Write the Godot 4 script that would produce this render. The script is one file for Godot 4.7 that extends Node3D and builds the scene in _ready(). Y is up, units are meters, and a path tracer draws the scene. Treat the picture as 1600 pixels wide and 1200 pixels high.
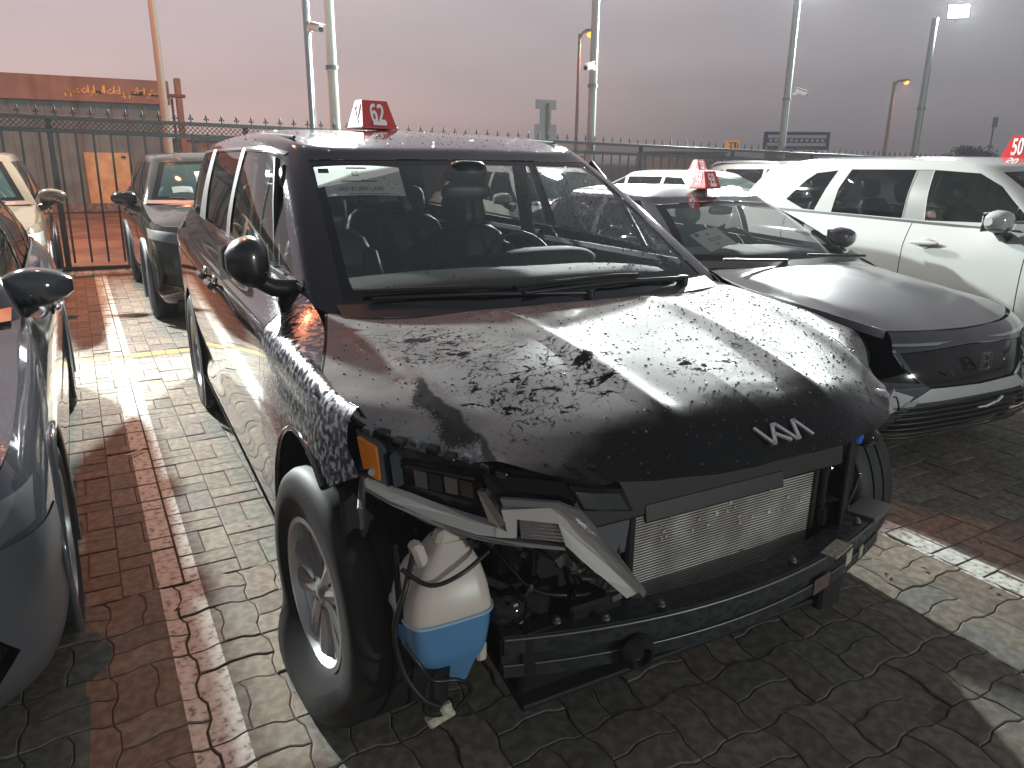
extends Node3D

# ---------------------------------------------------------------- geometry collector
class Geo:
	var P := PackedVector3Array()
	var N := PackedVector3Array()
	func tri(a: Vector3, b: Vector3, c: Vector3, na: Vector3, nb: Vector3, nc: Vector3) -> void:
		var g := (b - a).cross(c - a)
		if g.length_squared() < 1e-16:
			return
		if g.dot(na + nb + nc) >= 0.0:
			P.append(a); P.append(b); P.append(c); N.append(na); N.append(nb); N.append(nc)
		else:
			P.append(a); P.append(c); P.append(b); N.append(na); N.append(nc); N.append(nb)
	func ftri(a: Vector3, b: Vector3, c: Vector3, out: Vector3) -> void:
		var n := (b - a).cross(c - a).normalized()
		if n.dot(out) < 0.0:
			n = -n
		tri(a, b, c, n, n, n)
	func fquad(a: Vector3, b: Vector3, c: Vector3, d: Vector3, out: Vector3) -> void:
		ftri(a, b, c, out); ftri(a, c, d, out)
	func add(o: Geo) -> Geo:
		P.append_array(o.P); N.append_array(o.N); return self
	func moved(t: Transform3D) -> Geo:
		var o := Geo.new()
		var nb := t.basis.inverse().transposed()
		var flip := t.basis.determinant() < 0.0
		for i in range(0, P.size(), 3):
			var k := [i, i + 2, i + 1] if flip else [i, i + 1, i + 2]
			for j in k:
				o.P.append(t * P[j]); o.N.append((nb * N[j]).normalized())
		return o
	func mirrored() -> Geo:
		return moved(Transform3D(Basis(Vector3(-1, 0, 0), Vector3(0, 1, 0), Vector3(0, 0, 1)), Vector3.ZERO))
	func puffed(d: float) -> Geo:
		var o := Geo.new()
		o.N = N.duplicate(); o.P = P.duplicate()
		for i in P.size():
			o.P[i] = P[i] + N[i] * d
		return o
	# box with chamfered edges
	func box(c: Vector3, s: Vector3, b := Basis(), ch := 0.0) -> Geo:
		var h := s * 0.5
		ch = minf(ch, 0.45 * minf(s.x, minf(s.y, s.z)))
		for ax in 3:
			for sg in [-1.0, 1.0]:
				var u := (ax + 1) % 3
				var v := (ax + 2) % 3
				var q: Array[Vector3] = []
				for k in [[-1, -1], [1, -1], [1, 1], [-1, 1]]:
					var p := Vector3.ZERO
					p[ax] = sg * h[ax]; p[u] = k[0] * (h[u] - ch); p[v] = k[1] * (h[v] - ch)
					q.append(c + b * p)
				var n := Vector3.ZERO; n[ax] = sg
				fquad(q[0], q[1], q[2], q[3], b * n)
		if ch > 0.0:
			for ax in 3:
				var u := (ax + 1) % 3
				var v := (ax + 2) % 3
				for su in [-1.0, 1.0]:
					for sv in [-1.0, 1.0]:
						var q: Array[Vector3] = []
						for k in [[-1, 0], [1, 0], [1, 1], [-1, 1]]:
							var p := Vector3.ZERO
							p[ax] = k[0] * (h[ax] - ch)
							p[u] = su * (h[u] - (0.0 if k[1] == 0 else ch)); p[v] = sv * (h[v] - (ch if k[1] == 0 else 0.0))
							q.append(c + b * p)
						var n := Vector3.ZERO; n[u] = su; n[v] = sv
						fquad(q[0], q[1], q[2], q[3], b * n)
			for sx in [-1.0, 1.0]:
				for sy in [-1.0, 1.0]:
					for sz in [-1.0, 1.0]:
						var s3 := Vector3(sx, sy, sz)
						ftri(c + b * (s3 * Vector3(h.x, h.y - ch, h.z - ch)), c + b * (s3 * Vector3(h.x - ch, h.y, h.z - ch)), c + b * (s3 * Vector3(h.x - ch, h.y - ch, h.z)), b * s3)
		return self
	func tube(pts: Array, r: float, seg := 6, r2 := -1.0, caps := true) -> Geo:
		if r2 < 0.0:
			r2 = r
		var n := pts.size()
		var rings := []
		var u := Vector3.ZERO
		for i in n:
			var p: Vector3 = pts[i]
			var a: Vector3 = pts[maxi(i - 1, 0)]
			var z: Vector3 = pts[mini(i + 1, n - 1)]
			var d := (z - a).normalized()
			if i == 0:
				u = d.cross(Vector3.UP)
				if u.length() < 0.1:
					u = d.cross(Vector3.RIGHT)
			u = (u - d * u.dot(d)).normalized()
			var v := d.cross(u)
			var rr := lerpf(r, r2, float(i) / maxf(1.0, n - 1.0))
			var ring := []
			for k in seg:
				var t := TAU * k / seg
				var nn := u * cos(t) + v * sin(t)
				ring.append([p + nn * rr, nn])
			rings.append(ring)
			if caps and (i == 0 or i == n - 1):
				for k in seg:
					ftri(p, ring[k][0], ring[(k + 1) % seg][0], -d if i == 0 else d)
		for i in n - 1:
			for k in seg:
				var a = rings[i][k]; var b = rings[i][(k + 1) % seg]; var c = rings[i + 1][(k + 1) % seg]; var d2 = rings[i + 1][k]
				tri(a[0], b[0], c[0], a[1], b[1], c[1]); tri(a[0], c[0], d2[0], a[1], c[1], d2[1])
		return self
	# lathe round the y axis; profile of (radius, y)
	func lathe(pr: Array, seg := 24, t := Transform3D(), sharp := 0.6) -> Geo:
		var m := pr.size()
		for i in m - 1:
			var a: Vector2 = pr[i]; var b: Vector2 = pr[i + 1]
			var e := (b - a)
			if e.length() < 1e-6:
				continue
			var n0 := Vector2(e.y, -e.x).normalized()
			var na := n0; var nb := n0
			if i > 0:
				var ee: Vector2 = a - pr[i - 1]
				var q := Vector2(ee.y, -ee.x).normalized()
				if q.dot(n0) > sharp: na = (q + n0).normalized()
			if i < m - 2:
				var ee: Vector2 = pr[i + 2] - b
				var q := Vector2(ee.y, -ee.x).normalized()
				if q.dot(n0) > sharp: nb = (q + n0).normalized()
			for k in seg:
				var t0 := TAU * k / seg; var t1 := TAU * (k + 1) / seg
				var c0 := Vector3(cos(t0), 0, sin(t0)); var c1 := Vector3(cos(t1), 0, sin(t1))
				var q := [c0 * a.x + Vector3.UP * a.y, c1 * a.x + Vector3.UP * a.y, c1 * b.x + Vector3.UP * b.y, c0 * b.x + Vector3.UP * b.y]
				var w := [c0 * na.x + Vector3.UP * na.y, c1 * na.x + Vector3.UP * na.y, c1 * nb.x + Vector3.UP * nb.y, c0 * nb.x + Vector3.UP * nb.y]
				for j in 4:
					q[j] = t * q[j]; w[j] = (t.basis * w[j]).normalized()
				tri(q[0], q[1], q[2], w[0], w[1], w[2]); tri(q[0], q[2], q[3], w[0], w[2], w[3])
		return self
	# polygon in the local xy plane, from z=0 to z=depth
	func prism(poly: PackedVector2Array, depth: float, t := Transform3D(), ch := 0.0) -> Geo:
		var ids := Geometry2D.triangulate_polygon(poly)
		var top := poly
		if ch > 0.0:
			var r := Geometry2D.offset_polygon(poly, -ch)
			if r.size() == 1 and r[0].size() == poly.size():
				top = r[0]
				# align start
				var best := 0; var bd := 1e9
				for k in top.size():
					var dd := top[k].distance_to(poly[0])
					if dd < bd: bd = dd; best = k
				var al := PackedVector2Array()
				for k in top.size(): al.append(top[(best + k) % top.size()])
				if al[1].distance_to(poly[1]) > al[al.size() - 1].distance_to(poly[1]):
					al.reverse(); al.insert(0, al[al.size() - 1]); al.remove_at(al.size() - 1)
				top = al
		var nz := t.basis * Vector3(0, 0, signf(depth))
		var cen := Vector2.ZERO
		for p in poly: cen += p / poly.size()
		var ccw := 0.0
		for i in poly.size():
			var a := poly[i]; var b := poly[(i + 1) % poly.size()]
			ccw += a.x * b.y - b.x * a.y
		for i in range(0, ids.size(), 3):
			ftri(t * _v(top[ids[i]], depth), t * _v(top[ids[i + 1]], depth), t * _v(top[ids[i + 2]], depth), nz)
			ftri(t * _v(poly[ids[i]], 0), t * _v(poly[ids[i + 1]], 0), t * _v(poly[ids[i + 2]], 0), -nz)
		var d2 := depth - signf(depth) * ch
		for i in poly.size():
			var j := (i + 1) % poly.size()
			var e := poly[j] - poly[i]
			var o2 := Vector2(e.y, -e.x).normalized() * signf(ccw)
			var o := t.basis * Vector3(o2.x, o2.y, 0)
			fquad(t * _v(poly[i], 0), t * _v(poly[j], 0), t * _v(poly[j], d2), t * _v(poly[i], d2), o)
			if ch > 0.0:
				fquad(t * _v(poly[i], d2), t * _v(poly[j], d2), t * _v(top[j], depth), t * _v(top[i], depth), (o + nz))
		return self
	func _v(p: Vector2, z: float) -> Vector3:
		return Vector3(p.x, p.y, z)
	# blob: unit sphere scaled
	func ball(c: Vector3, r: Vector3, b := Basis(), seg := 14, pw := 1.0) -> Geo:
		var rows: int = seg / 2
		for i in rows:
			for k in seg:
				var q := []
				for e in [[i, k], [i, k + 1], [i + 1, k + 1], [i + 1, k]]:
					var th: float = PI * e[0] / rows; var ph: float = TAU * e[1] / seg
					var d := Vector3(sin(th) * cos(ph), cos(th), sin(th) * sin(ph))
					var s := Vector3(signf(d.x) * pow(absf(d.x), pw), signf(d.y) * pow(absf(d.y), pw), signf(d.z) * pow(absf(d.z), pw))
					var nn := Vector3(signf(d.x) * pow(absf(d.x), 2.0 - pw) / r.x, signf(d.y) * pow(absf(d.y), 2.0 - pw) / r.y, signf(d.z) * pow(absf(d.z), 2.0 - pw) / r.z)
					q.append([c + b * (s * r), (b * nn).normalized()])
				tri(q[0][0], q[1][0], q[2][0], q[0][1], q[1][1], q[2][1]); tri(q[0][0], q[2][0], q[3][0], q[0][1], q[2][1], q[3][1])
		return self
	# loft closed rings (same count), smooth
	func loft(rings: Array, caps := true) -> Geo:
		var n := rings.size(); var m: int = rings[0].size()
		var nor := []
		for i in n:
			var row := []
			for k in m:
				var du: Vector3 = rings[i][(k + 1) % m] - rings[i][(k - 1 + m) % m]
				var dv: Vector3 = rings[mini(i + 1, n - 1)][k] - rings[maxi(i - 1, 0)][k]
				row.append(du.cross(dv).normalized())
			nor.append(row)
		var cen := Vector3.ZERO
		for i in n:
			for k in m: cen += rings[i][k] / (n * m)
		var s := 0.0
		for i in n:
			for k in m: s += (rings[i][k] - cen).dot(nor[i][k])
		var f := 1.0 if s >= 0.0 else -1.0
		for i in n - 1:
			for k in m:
				var j := (k + 1) % m
				tri(rings[i][k], rings[i][j], rings[i + 1][j], nor[i][k] * f, nor[i][j] * f, nor[i + 1][j] * f)
				tri(rings[i][k], rings[i + 1][j], rings[i + 1][k], nor[i][k] * f, nor[i + 1][j] * f, nor[i + 1][k] * f)
		if caps:
			for e in [0, n - 1]:
				var c := Vector3.ZERO
				for k in m: c += rings[e][k] / m
				var o: Vector3 = c - (rings[1][0] if e == 0 else rings[n - 2][0])
				for k in m:
					ftri(c, rings[e][k], rings[e][(k + 1) % m], o)
		return self
	func mesh(uvm := 0) -> ArrayMesh:
		var a := []
		a.resize(Mesh.ARRAY_MAX)
		var n := P.size()
		var pp := PackedVector3Array(); pp.resize(n)
		var nn := PackedVector3Array(); nn.resize(n)
		var uv := PackedVector2Array(); uv.resize(n)
		for i in range(0, n, 3):
			for j in 3:
				var s: int = i + [0, 2, 1][j]
				pp[i + j] = P[s]; nn[i + j] = N[s]
				var q := P[s]
				uv[i + j] = Vector2(q.x, q.z) if uvm == 0 else (Vector2(q.z, q.y) if uvm == 1 else Vector2(q.x, -q.y))
		a[Mesh.ARRAY_VERTEX] = pp; a[Mesh.ARRAY_NORMAL] = nn; a[Mesh.ARRAY_TEX_UV] = uv
		var m := ArrayMesh.new()
		if n > 0:
			m.add_surface_from_arrays(Mesh.PRIMITIVE_TRIANGLES, a)
		return m

var M := {}
var rng := RandomNumberGenerator.new()
var used := {}

func numbered(n: String) -> String:
	if not used.has(n):
		used[n] = 0
		return n
	used[n] += 1
	return "%s_%03d" % [n, used[n]]

func thing(called: String, label: String, category: String, at := Vector3.ZERO, turn := 0.0, group := "") -> Node3D:
	var o := Node3D.new()
	o.name = numbered(called)
	add_child(o)
	o.position = at; o.rotation.y = turn
	tag(o, label, category, group)
	return o

func tag(o: Node, label: String, category: String, group := "") -> void:
	o.set_meta("label", label); o.set_meta("category", category)
	if group: o.set_meta("group", group)

func part(called: String, g: Geo, m: Material, parent: Node, uvm := 0) -> MeshInstance3D:
	var o := MeshInstance3D.new()
	o.name = called
	if g.P.size() == 0:
		o.free()
		return null
	o.mesh = g.mesh(uvm)
	o.material_override = m
	parent.add_child(o, true)
	return o

func inst(called: String, mesh: Mesh, m: Material, parent: Node, t := Transform3D()) -> MeshInstance3D:
	var o := MeshInstance3D.new()
	o.name = called; o.mesh = mesh; o.material_override = m; o.transform = t
	parent.add_child(o, true)
	return o

func single(called: String, g: Geo, m: Material, label: String, category: String, group := "", uvm := 0) -> MeshInstance3D:
	var o := MeshInstance3D.new()
	o.name = numbered(called); o.mesh = g.mesh(uvm); o.material_override = m
	add_child(o, true)
	if category: tag(o, label, category, group)
	return o

func struct(called: String, g: Geo, m: Material) -> MeshInstance3D:
	var o := single(called, g, m, "", "")
	o.set_meta("kind", "structure")
	return o

func mat(c: Color, rough := 0.6, metal := 0.0, o := {}) -> StandardMaterial3D:
	var m := StandardMaterial3D.new()
	m.albedo_color = c.linear_to_srgb()
	m.roughness = rough; m.metallic = metal
	for k in o: m.set(k, o[k])
	return m

func glass(tint: Color, alpha: float, rough := 0.02) -> StandardMaterial3D:
	var m := StandardMaterial3D.new()
	var c := tint.linear_to_srgb(); c.a = alpha
	m.albedo_color = c; m.transparency = BaseMaterial3D.TRANSPARENCY_ALPHA; m.roughness = rough; m.metallic_specular = 0.5
	return m

func noise_tex(f: float, oct: int, ramp: Array, seed_: int, size := 512, normal := 0.0, kind := FastNoiseLite.TYPE_SIMPLEX_SMOOTH, cell := -1) -> NoiseTexture2D:
	var n := FastNoiseLite.new()
	n.seed = seed_; n.frequency = f; n.fractal_octaves = oct; n.noise_type = kind
	if cell >= 0: n.cellular_return_type = cell
	var t := NoiseTexture2D.new()
	t.width = size; t.height = size; t.seamless = true; t.noise = n
	if normal > 0.0:
		t.as_normal_map = true; t.bump_strength = normal
	elif ramp.size():
		var g := Gradient.new()
		g.offsets = PackedFloat32Array(ramp.map(func(r): return r[0])); g.colors = PackedColorArray(ramp.map(func(r): return r[1]))
		t.color_ramp = g
	return t

func tri_mat(m: StandardMaterial3D, scale: float, world := false) -> StandardMaterial3D:
	m.uv1_triplanar = true; m.uv1_world_triplanar = world; m.uv1_scale = Vector3.ONE * scale
	return m

# ---------------------------------------------------------------- surfaces
func cr(a: Vector3, b: Vector3, c: Vector3, d: Vector3, t: float) -> Vector3:
	# centripetal-like: limit tangents
	var m0 := (c - a) * 0.5; var m1 := (d - b) * 0.5
	var l := (c - b).length()
	if m0.length() > l * 1.2: m0 = m0.normalized() * l * 1.2
	if m1.length() > l * 1.2: m1 = m1.normalized() * l * 1.2
	var t2 := t * t; var t3 := t2 * t
	return b * (2 * t3 - 3 * t2 + 1) + m0 * (t3 - 2 * t2 + t) + c * (-2 * t3 + 3 * t2) + m1 * (t3 - t2)

func curve(pts: Array, sub: int) -> Array:
	var o := []
	for i in pts.size() - 1:
		for k in sub:
			o.append(cr(pts[maxi(i - 1, 0)], pts[i], pts[i + 1], pts[mini(i + 2, pts.size() - 1)], float(k) / sub))
	o.append(pts[pts.size() - 1])
	return o

func fine_grid(rows: Array, su: int, sv: int) -> Array:
	var a := rows.map(func(r): return curve(r, su))
	var cols := []
	for k in a[0].size():
		cols.append(curve(a.map(func(r): return r[k]), sv))
	var g := []
	for i in cols[0].size():
		g.append(cols.map(func(c): return c[i]))
	return g

func grid_geo(g: Array, ref: Vector3) -> Geo:
	var n := g.size(); var m: int = g[0].size()
	var nor := []
	var s := 0.0
	for i in n:
		var row := []
		for k in m:
			var du: Vector3 = g[i][mini(k + 1, m - 1)] - g[i][maxi(k - 1, 0)]
			var dv: Vector3 = g[mini(i + 1, n - 1)][k] - g[maxi(i - 1, 0)][k]
			if absf(g[i][k].x) < 0.001:
				du = Vector3(1, 0, 0) * (1.0 if du.x >= 0.0 else -1.0)
			var q := du.cross(dv)
			q = q.normalized() if q.length() > 1e-9 else Vector3.ZERO
			row.append(q)
			s += (g[i][k] - ref).dot(q)
		nor.append(row)
	var f := 1.0 if s >= 0.0 else -1.0
	for i in n:
		for k in m:
			nor[i][k] = nor[i][k] * f
			if nor[i][k] == Vector3.ZERO:
				nor[i][k] = nor[i][maxi(k - 1, 0)] if nor[i][maxi(k - 1, 0)] != Vector3.ZERO else Vector3.UP
	var o := Geo.new()
	for i in n - 1:
		for k in m - 1:
			o.tri(g[i][k], g[i][k + 1], g[i + 1][k + 1], nor[i][k], nor[i][k + 1], nor[i + 1][k + 1])
			o.tri(g[i][k], g[i + 1][k + 1], g[i + 1][k], nor[i][k], nor[i + 1][k + 1], nor[i + 1][k])
	return o

func proj2(p: Vector3, ax: int) -> Vector2:
	return Vector2(p.z, p.y) if ax == 0 else (Vector2(p.x, p.z) if ax == 1 else Vector2(p.x, p.y))

# cut by a convex polygon seen along an axis (0: from the side, 1: from above, 2: from the front) -> [inside, outside]
func cut(g: Geo, poly: Array, ax: int, minn := 0.25) -> Array:
	var ins := Geo.new(); var out := Geo.new()
	var ar := 0.0
	var lo := Vector2(1e9, 1e9); var hi := -lo
	for i in poly.size():
		var a: Vector2 = poly[i]; var b: Vector2 = poly[(i + 1) % poly.size()]
		ar += a.x * b.y - b.x * a.y
		lo = lo.min(a); hi = hi.max(a)
	var sg := signf(ar)
	for i in range(0, g.P.size(), 3):
		var q0 := proj2(g.P[i], ax); var q1 := proj2(g.P[i + 1], ax); var q2 := proj2(g.P[i + 2], ax)
		var mn := g.N[i] + g.N[i + 1] + g.N[i + 2]
		if maxf(q0.x, maxf(q1.x, q2.x)) < lo.x or minf(q0.x, minf(q1.x, q2.x)) > hi.x or maxf(q0.y, maxf(q1.y, q2.y)) < lo.y or minf(q0.y, minf(q1.y, q2.y)) > hi.y or absf(mn[[0, 1, 2][ax]]) < minn * 3.0 or (ax == 2 and mn.z < 0.0) or (ax == 1 and mn.y < 0.0):
			for k in 3: out.P.append(g.P[i + k]); out.N.append(g.N[i + k])
			continue
		var cur := [[g.P[i], g.N[i], q0], [g.P[i + 1], g.N[i + 1], q1], [g.P[i + 2], g.N[i + 2], q2]]
		var outs := []
		for e in poly.size():
			var a: Vector2 = poly[e]; var b: Vector2 = poly[(e + 1) % poly.size()]
			var inn := []; var ou := []
			for k in cur.size():
				var v = cur[k]; var w = cur[(k + 1) % cur.size()]
				var dv: float = sg * (b - a).cross(v[2] - a); var dw: float = sg * (b - a).cross(w[2] - a)
				if dv >= 0.0: inn.append(v)
				if dv <= 0.0: ou.append(v)
				if (dv > 0.0 and dw < 0.0) or (dv < 0.0 and dw > 0.0):
					var t := dv / (dv - dw)
					var x := [v[0].lerp(w[0], t), v[1].lerp(w[1], t), v[2].lerp(w[2], t)]
					inn.append(x); ou.append(x)
			if ou.size() >= 3: outs.append(ou)
			cur = inn
			if cur.size() < 3: break
		if cur.size() < 3:
			for k in 3: out.P.append(g.P[i + k]); out.N.append(g.N[i + k])
			continue
		for f in outs: _fan(out, f)
		_fan(ins, cur)
	return [ins, out]

func _fan(o: Geo, f: Array) -> void:
	for k in range(1, f.size() - 1):
		o.tri(f[0][0], f[k][0], f[k + 1][0], f[0][1], f[k][1], f[k + 1][1])

func cuts(g: Geo, polys: Array, ax: int, minn := 0.25) -> Array:
	var ins := Geo.new()
	for p in polys:
		var r := cut(g, p, ax, minn)
		ins.add(r[0]); g = r[1]
	return [ins, g]

func strip(pts: Array, w: float) -> Array:
	var o := []
	for i in pts.size() - 1:
		var a: Vector2 = pts[i]; var b: Vector2 = pts[i + 1]
		var d := (b - a).normalized(); var n := Vector2(-d.y, d.x) * w * 0.5
		o.append([a + n - d * w * 0.3, b + n + d * w * 0.3, b - n + d * w * 0.3, a - n - d * w * 0.3])
	return o

func circle(c: Vector2, r: float, n := 24) -> Array:
	var o := []
	for k in n: o.append(c + Vector2(cos(TAU * k / n), sin(TAU * k / n)) * r)
	return o
func V(x: float, y: float, z: float) -> Vector3: return Vector3(x, y, z)
func W(x: float, y: float) -> Vector2: return Vector2(x, y)

# ---------------------------------------------------------------- sky
func sky_image() -> Image:
	var w := 512; var h := 256
	var im := Image.create(w, h, false, Image.FORMAT_RGBF)
	var n := FastNoiseLite.new()
	n.seed = 5; n.frequency = 0.9; n.fractal_octaves = 3
	# colours round the horizon: warm where the sun has set, mauve grey away from it
	for y in h:
		var el := 90.0 - 180.0 * (y + 0.5) / h
		for x in w:
			var az := 360.0 * (x + 0.5) / w          # panorama column
			var a := az if az <= 180.0 else az - 360.0      # degrees to the right of -z
			var d := absf(a + 5.0)
			var e := maxf(el, 0.0)
			var hor := Color(0.72, 0.505, 0.455).lerp(Color(0.150, 0.136, 0.148), smoothstep(2.0, 64.0, d))
			var mid := Color(0.56, 0.46, 0.475).lerp(Color(0.225, 0.222, 0.240), smoothstep(0.0, 80.0, d))
			var c := hor.lerp(mid, smoothstep(-1.0, 11.5, e))
			c = c.lerp(Color(0.120, 0.125, 0.150), smoothstep(16.0, 60.0, e))
			var q := Vector3(sin(deg_to_rad(az)) * cos(deg_to_rad(el)), sin(deg_to_rad(el)) * 3.0, -cos(deg_to_rad(az)) * cos(deg_to_rad(el)))
			var st := n.get_noise_3d(q.x * 2.2, q.y * 5.0, q.z * 2.2)
			var st2 := n.get_noise_3d(q.x * 5.0 + 9.0, q.y * 16.0, q.z * 5.0)
			c = c * (1.0 + 0.10 * st + 0.05 * st2)
			c = c.lerp(Color(c.r * 1.06, c.g * 1.0, c.b * 0.98), clampf(st2 * 1.4, 0.0, 1.0) * (1.0 - smoothstep(3.0, 14.0, e)))
			if el < 0.0:
				c = Color(0.05, 0.045, 0.045)
			im.set_pixel(x, y, c)
	return im

func setup_view() -> void:
	var cam := Camera3D.new()
	cam.name = "camera"
	add_child(cam)
	var yaw := deg_to_rad(29.9); var pitch := deg_to_rad(16.7); var roll := deg_to_rad(0.52)
	var fwd := Vector3(sin(yaw) * cos(pitch), -sin(pitch), -cos(yaw) * cos(pitch))
	var right := Vector3(cos(yaw), 0, sin(yaw)); var up := right.cross(fwd)
	var r := right * cos(roll) + up * sin(roll); var u := up * cos(roll) - right * sin(roll)
	cam.transform = Transform3D(Basis(r, u, -fwd), Vector3(-1.443, 1.525, 1.80))
	cam.fov = 54.83; cam.near = 0.05; cam.far = 900.0
	var e := Environment.new()
	e.background_mode = Environment.BG_SKY
	var s := Sky.new(); var pm := PanoramaSkyMaterial.new()
	pm.panorama = ImageTexture.create_from_image(sky_image())
	s.sky_material = pm; e.sky = s
	e.tonemap_mode = Environment.TONE_MAPPER_LINEAR
	e.tonemap_exposure = 1.0
	# damp evening air: thin haze in which the lamps glow
	e.fog_enabled = true; e.fog_density = 0.0010; e.fog_light_color = Color(0.85, 0.85, 0.88)
	e.sdfgi_enabled = true; e.ssao_enabled = true; e.ssil_enabled = true
	var we := WorldEnvironment.new()
	we.name = "environment"; we.environment = e
	add_child(we)

const WHITE_E := 380.0
const SODIUM_E := 235.0

# a floodlight panel on a bracket at the head of a pole: the glowing face and a light of the same size before it
func flood(at: Vector3, turn: float, label: String, energy := WHITE_E) -> void:
	var t := thing("floodlight", label, "floodlight", at, turn, "floodlights along the fence")
	var tilt := Basis(Vector3.RIGHT, deg_to_rad(-9.0))
	part("housing", Geo.new().box(Vector3.ZERO, V(0.52, 0.36, 0.07), tilt, 0.015), M.grey_metal, t)
	var fins := Geo.new()
	for k in 7:
		fins.box(tilt * V(-0.21 + 0.07 * k, 0, -0.055), V(0.012, 0.3, 0.045), tilt)
	part("cooling_fins", fins, M.grey_metal, t)
	part("lamp_glass", Geo.new().box(tilt * V(0, 0, 0.037), V(0.46, 0.30, 0.008), tilt), M.lamp_white, t)
	part("bracket", Geo.new().tube([V(0, -0.22, -0.12), V(0, -0.05, -0.1), tilt * V(0, 0, -0.03)], 0.02), M.grey_metal, t)
	var l := AreaLight3D.new()
	l.name = "floodlight_beam"
	l.area_size = Vector2(0.46, 0.30)
	l.light_color = Color(0.95, 0.985, 0.97); l.light_energy = energy; l.shadow_enabled = true
	l.area_range = 60.0
	t.add_child(l)
	l.transform = Transform3D(tilt * Basis(Vector3.UP, PI), tilt * V(0, 0, 0.055))

func street_lamp(x: float, z: float, h: float, arm: Vector3, label: String, energy: float, r := 0.09) -> void:
	var t := thing("street_lamp", label, "street lamp", V(x, 0, z), 0.0, "orange street lamps outside the lot")
	part("pole", Geo.new().tube([V(0, 0, 0), V(0, h * 0.5, 0), V(0, h, 0)], r, 10, r * 0.6), M.pole_tan, t)
	var e := V(0, h, 0) + arm
	part("arm", Geo.new().tube([V(0, h - 0.25, 0), V(0, h, 0) + arm * 0.3 + V(0, 0.06, 0), e + V(0, 0.06, 0)], r * 0.55, 8), M.pole_tan, t)
	part("lamp_head", Geo.new().ball(e + V(0, 0.10, 0), V(0.42, 0.10, 0.19), Basis(Vector3.UP, atan2(-arm.z, arm.x)), 12, 0.7), M.pole_tan, t)
	part("lamp_bulb", Geo.new().ball(e + V(0, -0.05, 0), V(0.235, 0.19, 0.21)), M.lamp_orange, t)
	var l := SpotLight3D.new()
	l.name = "sodium_light"; l.light_color = Color(1.0, 0.57, 0.37); l.light_energy = energy; l.light_size = 0.1
	l.spot_range = 120.0; l.spot_attenuation = 2.0; l.spot_angle = 70.0; l.spot_angle_attenuation = 1.0; l.shadow_enabled = true
	t.add_child(l); l.position = e + V(0, -0.05, 0); l.rotation.x = -PI / 2

func pole(x: float, z: float, h: float, r: float, m: Material, label: String, cat := "pole", group := "") -> Node3D:
	var t := thing("light_pole", label, cat, V(x, 0, z), 0.0, group)
	part("shaft", Geo.new().tube([V(0, 0, 0), V(0, h * 0.5, 0), V(0, h, 0)], r, 12, r * 0.8), m, t)
	part("base_plate", Geo.new().box(V(0, 0.02, 0), V(r * 4, 0.04, r * 4), Basis(), 0.005), m, t)
	var b := Geo.new()
	for y in [1.2, 2.9]:
		b.tube([V(0, y, 0), V(0, y + 0.06, 0)], r * 1.12, 12)
	part("band", b, M.grey_metal, t)
	return t

func cctv(at: Vector3, turn: float, label: String) -> void:
	var t := thing("security_camera", label, "camera", at, turn, "white security cameras on the poles")
	part("body", Geo.new().box(V(0.17, 0, 0), V(0.26, 0.10, 0.10), Basis(Vector3.FORWARD, 0.25), 0.02), M.white_plastic, t)
	part("hood", Geo.new().box(V(0.19, 0.062, 0), V(0.30, 0.012, 0.12), Basis(Vector3.FORWARD, 0.25), 0.003), M.white_plastic, t)
	part("lens", Geo.new().tube([V(0.29, -0.035, 0), V(0.315, -0.042, 0)], 0.038, 12), M.black_gloss, t)
	part("bracket", Geo.new().box(V(0.03, -0.03, 0), V(0.1, 0.05, 0.05), Basis(), 0.01), M.white_plastic, t)

# ---------------------------------------------------------------- ground
func zig(u: float) -> float:
	var f := fposmod(u, 1.0)
	var pts := [[0.0, 0.0], [0.07, 1.0], [0.40, 1.0], [0.60, -1.0], [0.93, -1.0], [1.0, 0.0]]
	for i in 5:
		if f <= pts[i + 1][0]:
			return lerpf(pts[i][1], pts[i + 1][1], (f - pts[i][0]) / (pts[i + 1][0] - pts[i][0]))
	return 0.0

func paver_outline(x0: float, z0: float, x1: float, z1: float, unit: float, amp: float, jx: float) -> PackedVector2Array:
	var o := PackedVector2Array()
	if amp == 0.0:
		o = PackedVector2Array([W(x0 + jx, z0 + jx), W(x1 - jx, z0 + jx), W(x1 - jx, z1 - jx), W(x0 + jx, z1 - jx)])
		return o
	var fr := [0.0, 0.07, 0.40, 0.60, 0.93]
	var ev := func(a: float, b: float) -> Array:
		var l := []
		var k := floori(a / unit) - 1
		while k * unit < b + unit:
			for f in fr:
				var u: float = (k + f) * unit
				if u > a + 0.012 and u < b - 0.012: l.append(u)
			k += 1
		l.push_front(a); l.append(b)
		return l
	var ex: Array = ev.call(x0, x1); var ez: Array = ev.call(z0, z1)
	for u in ex.slice(0, -1): o.append(W(u + amp * zig(z0 / unit), z0 + amp * zig(u / unit)))
	for u in ez.slice(0, -1): o.append(W(x1 + amp * zig(u / unit), u + amp * zig(x1 / unit)))
	ex.reverse(); ez.reverse()
	for u in ex.slice(0, -1): o.append(W(u + amp * zig(z1 / unit), z1 + amp * zig(u / unit)))
	for u in ez.slice(0, -1): o.append(W(x0 + amp * zig(u / unit), u + amp * zig(x0 / unit)))
	var r := Geometry2D.offset_polygon(o, -jx)
	return r[0] if r.size() else o

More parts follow.
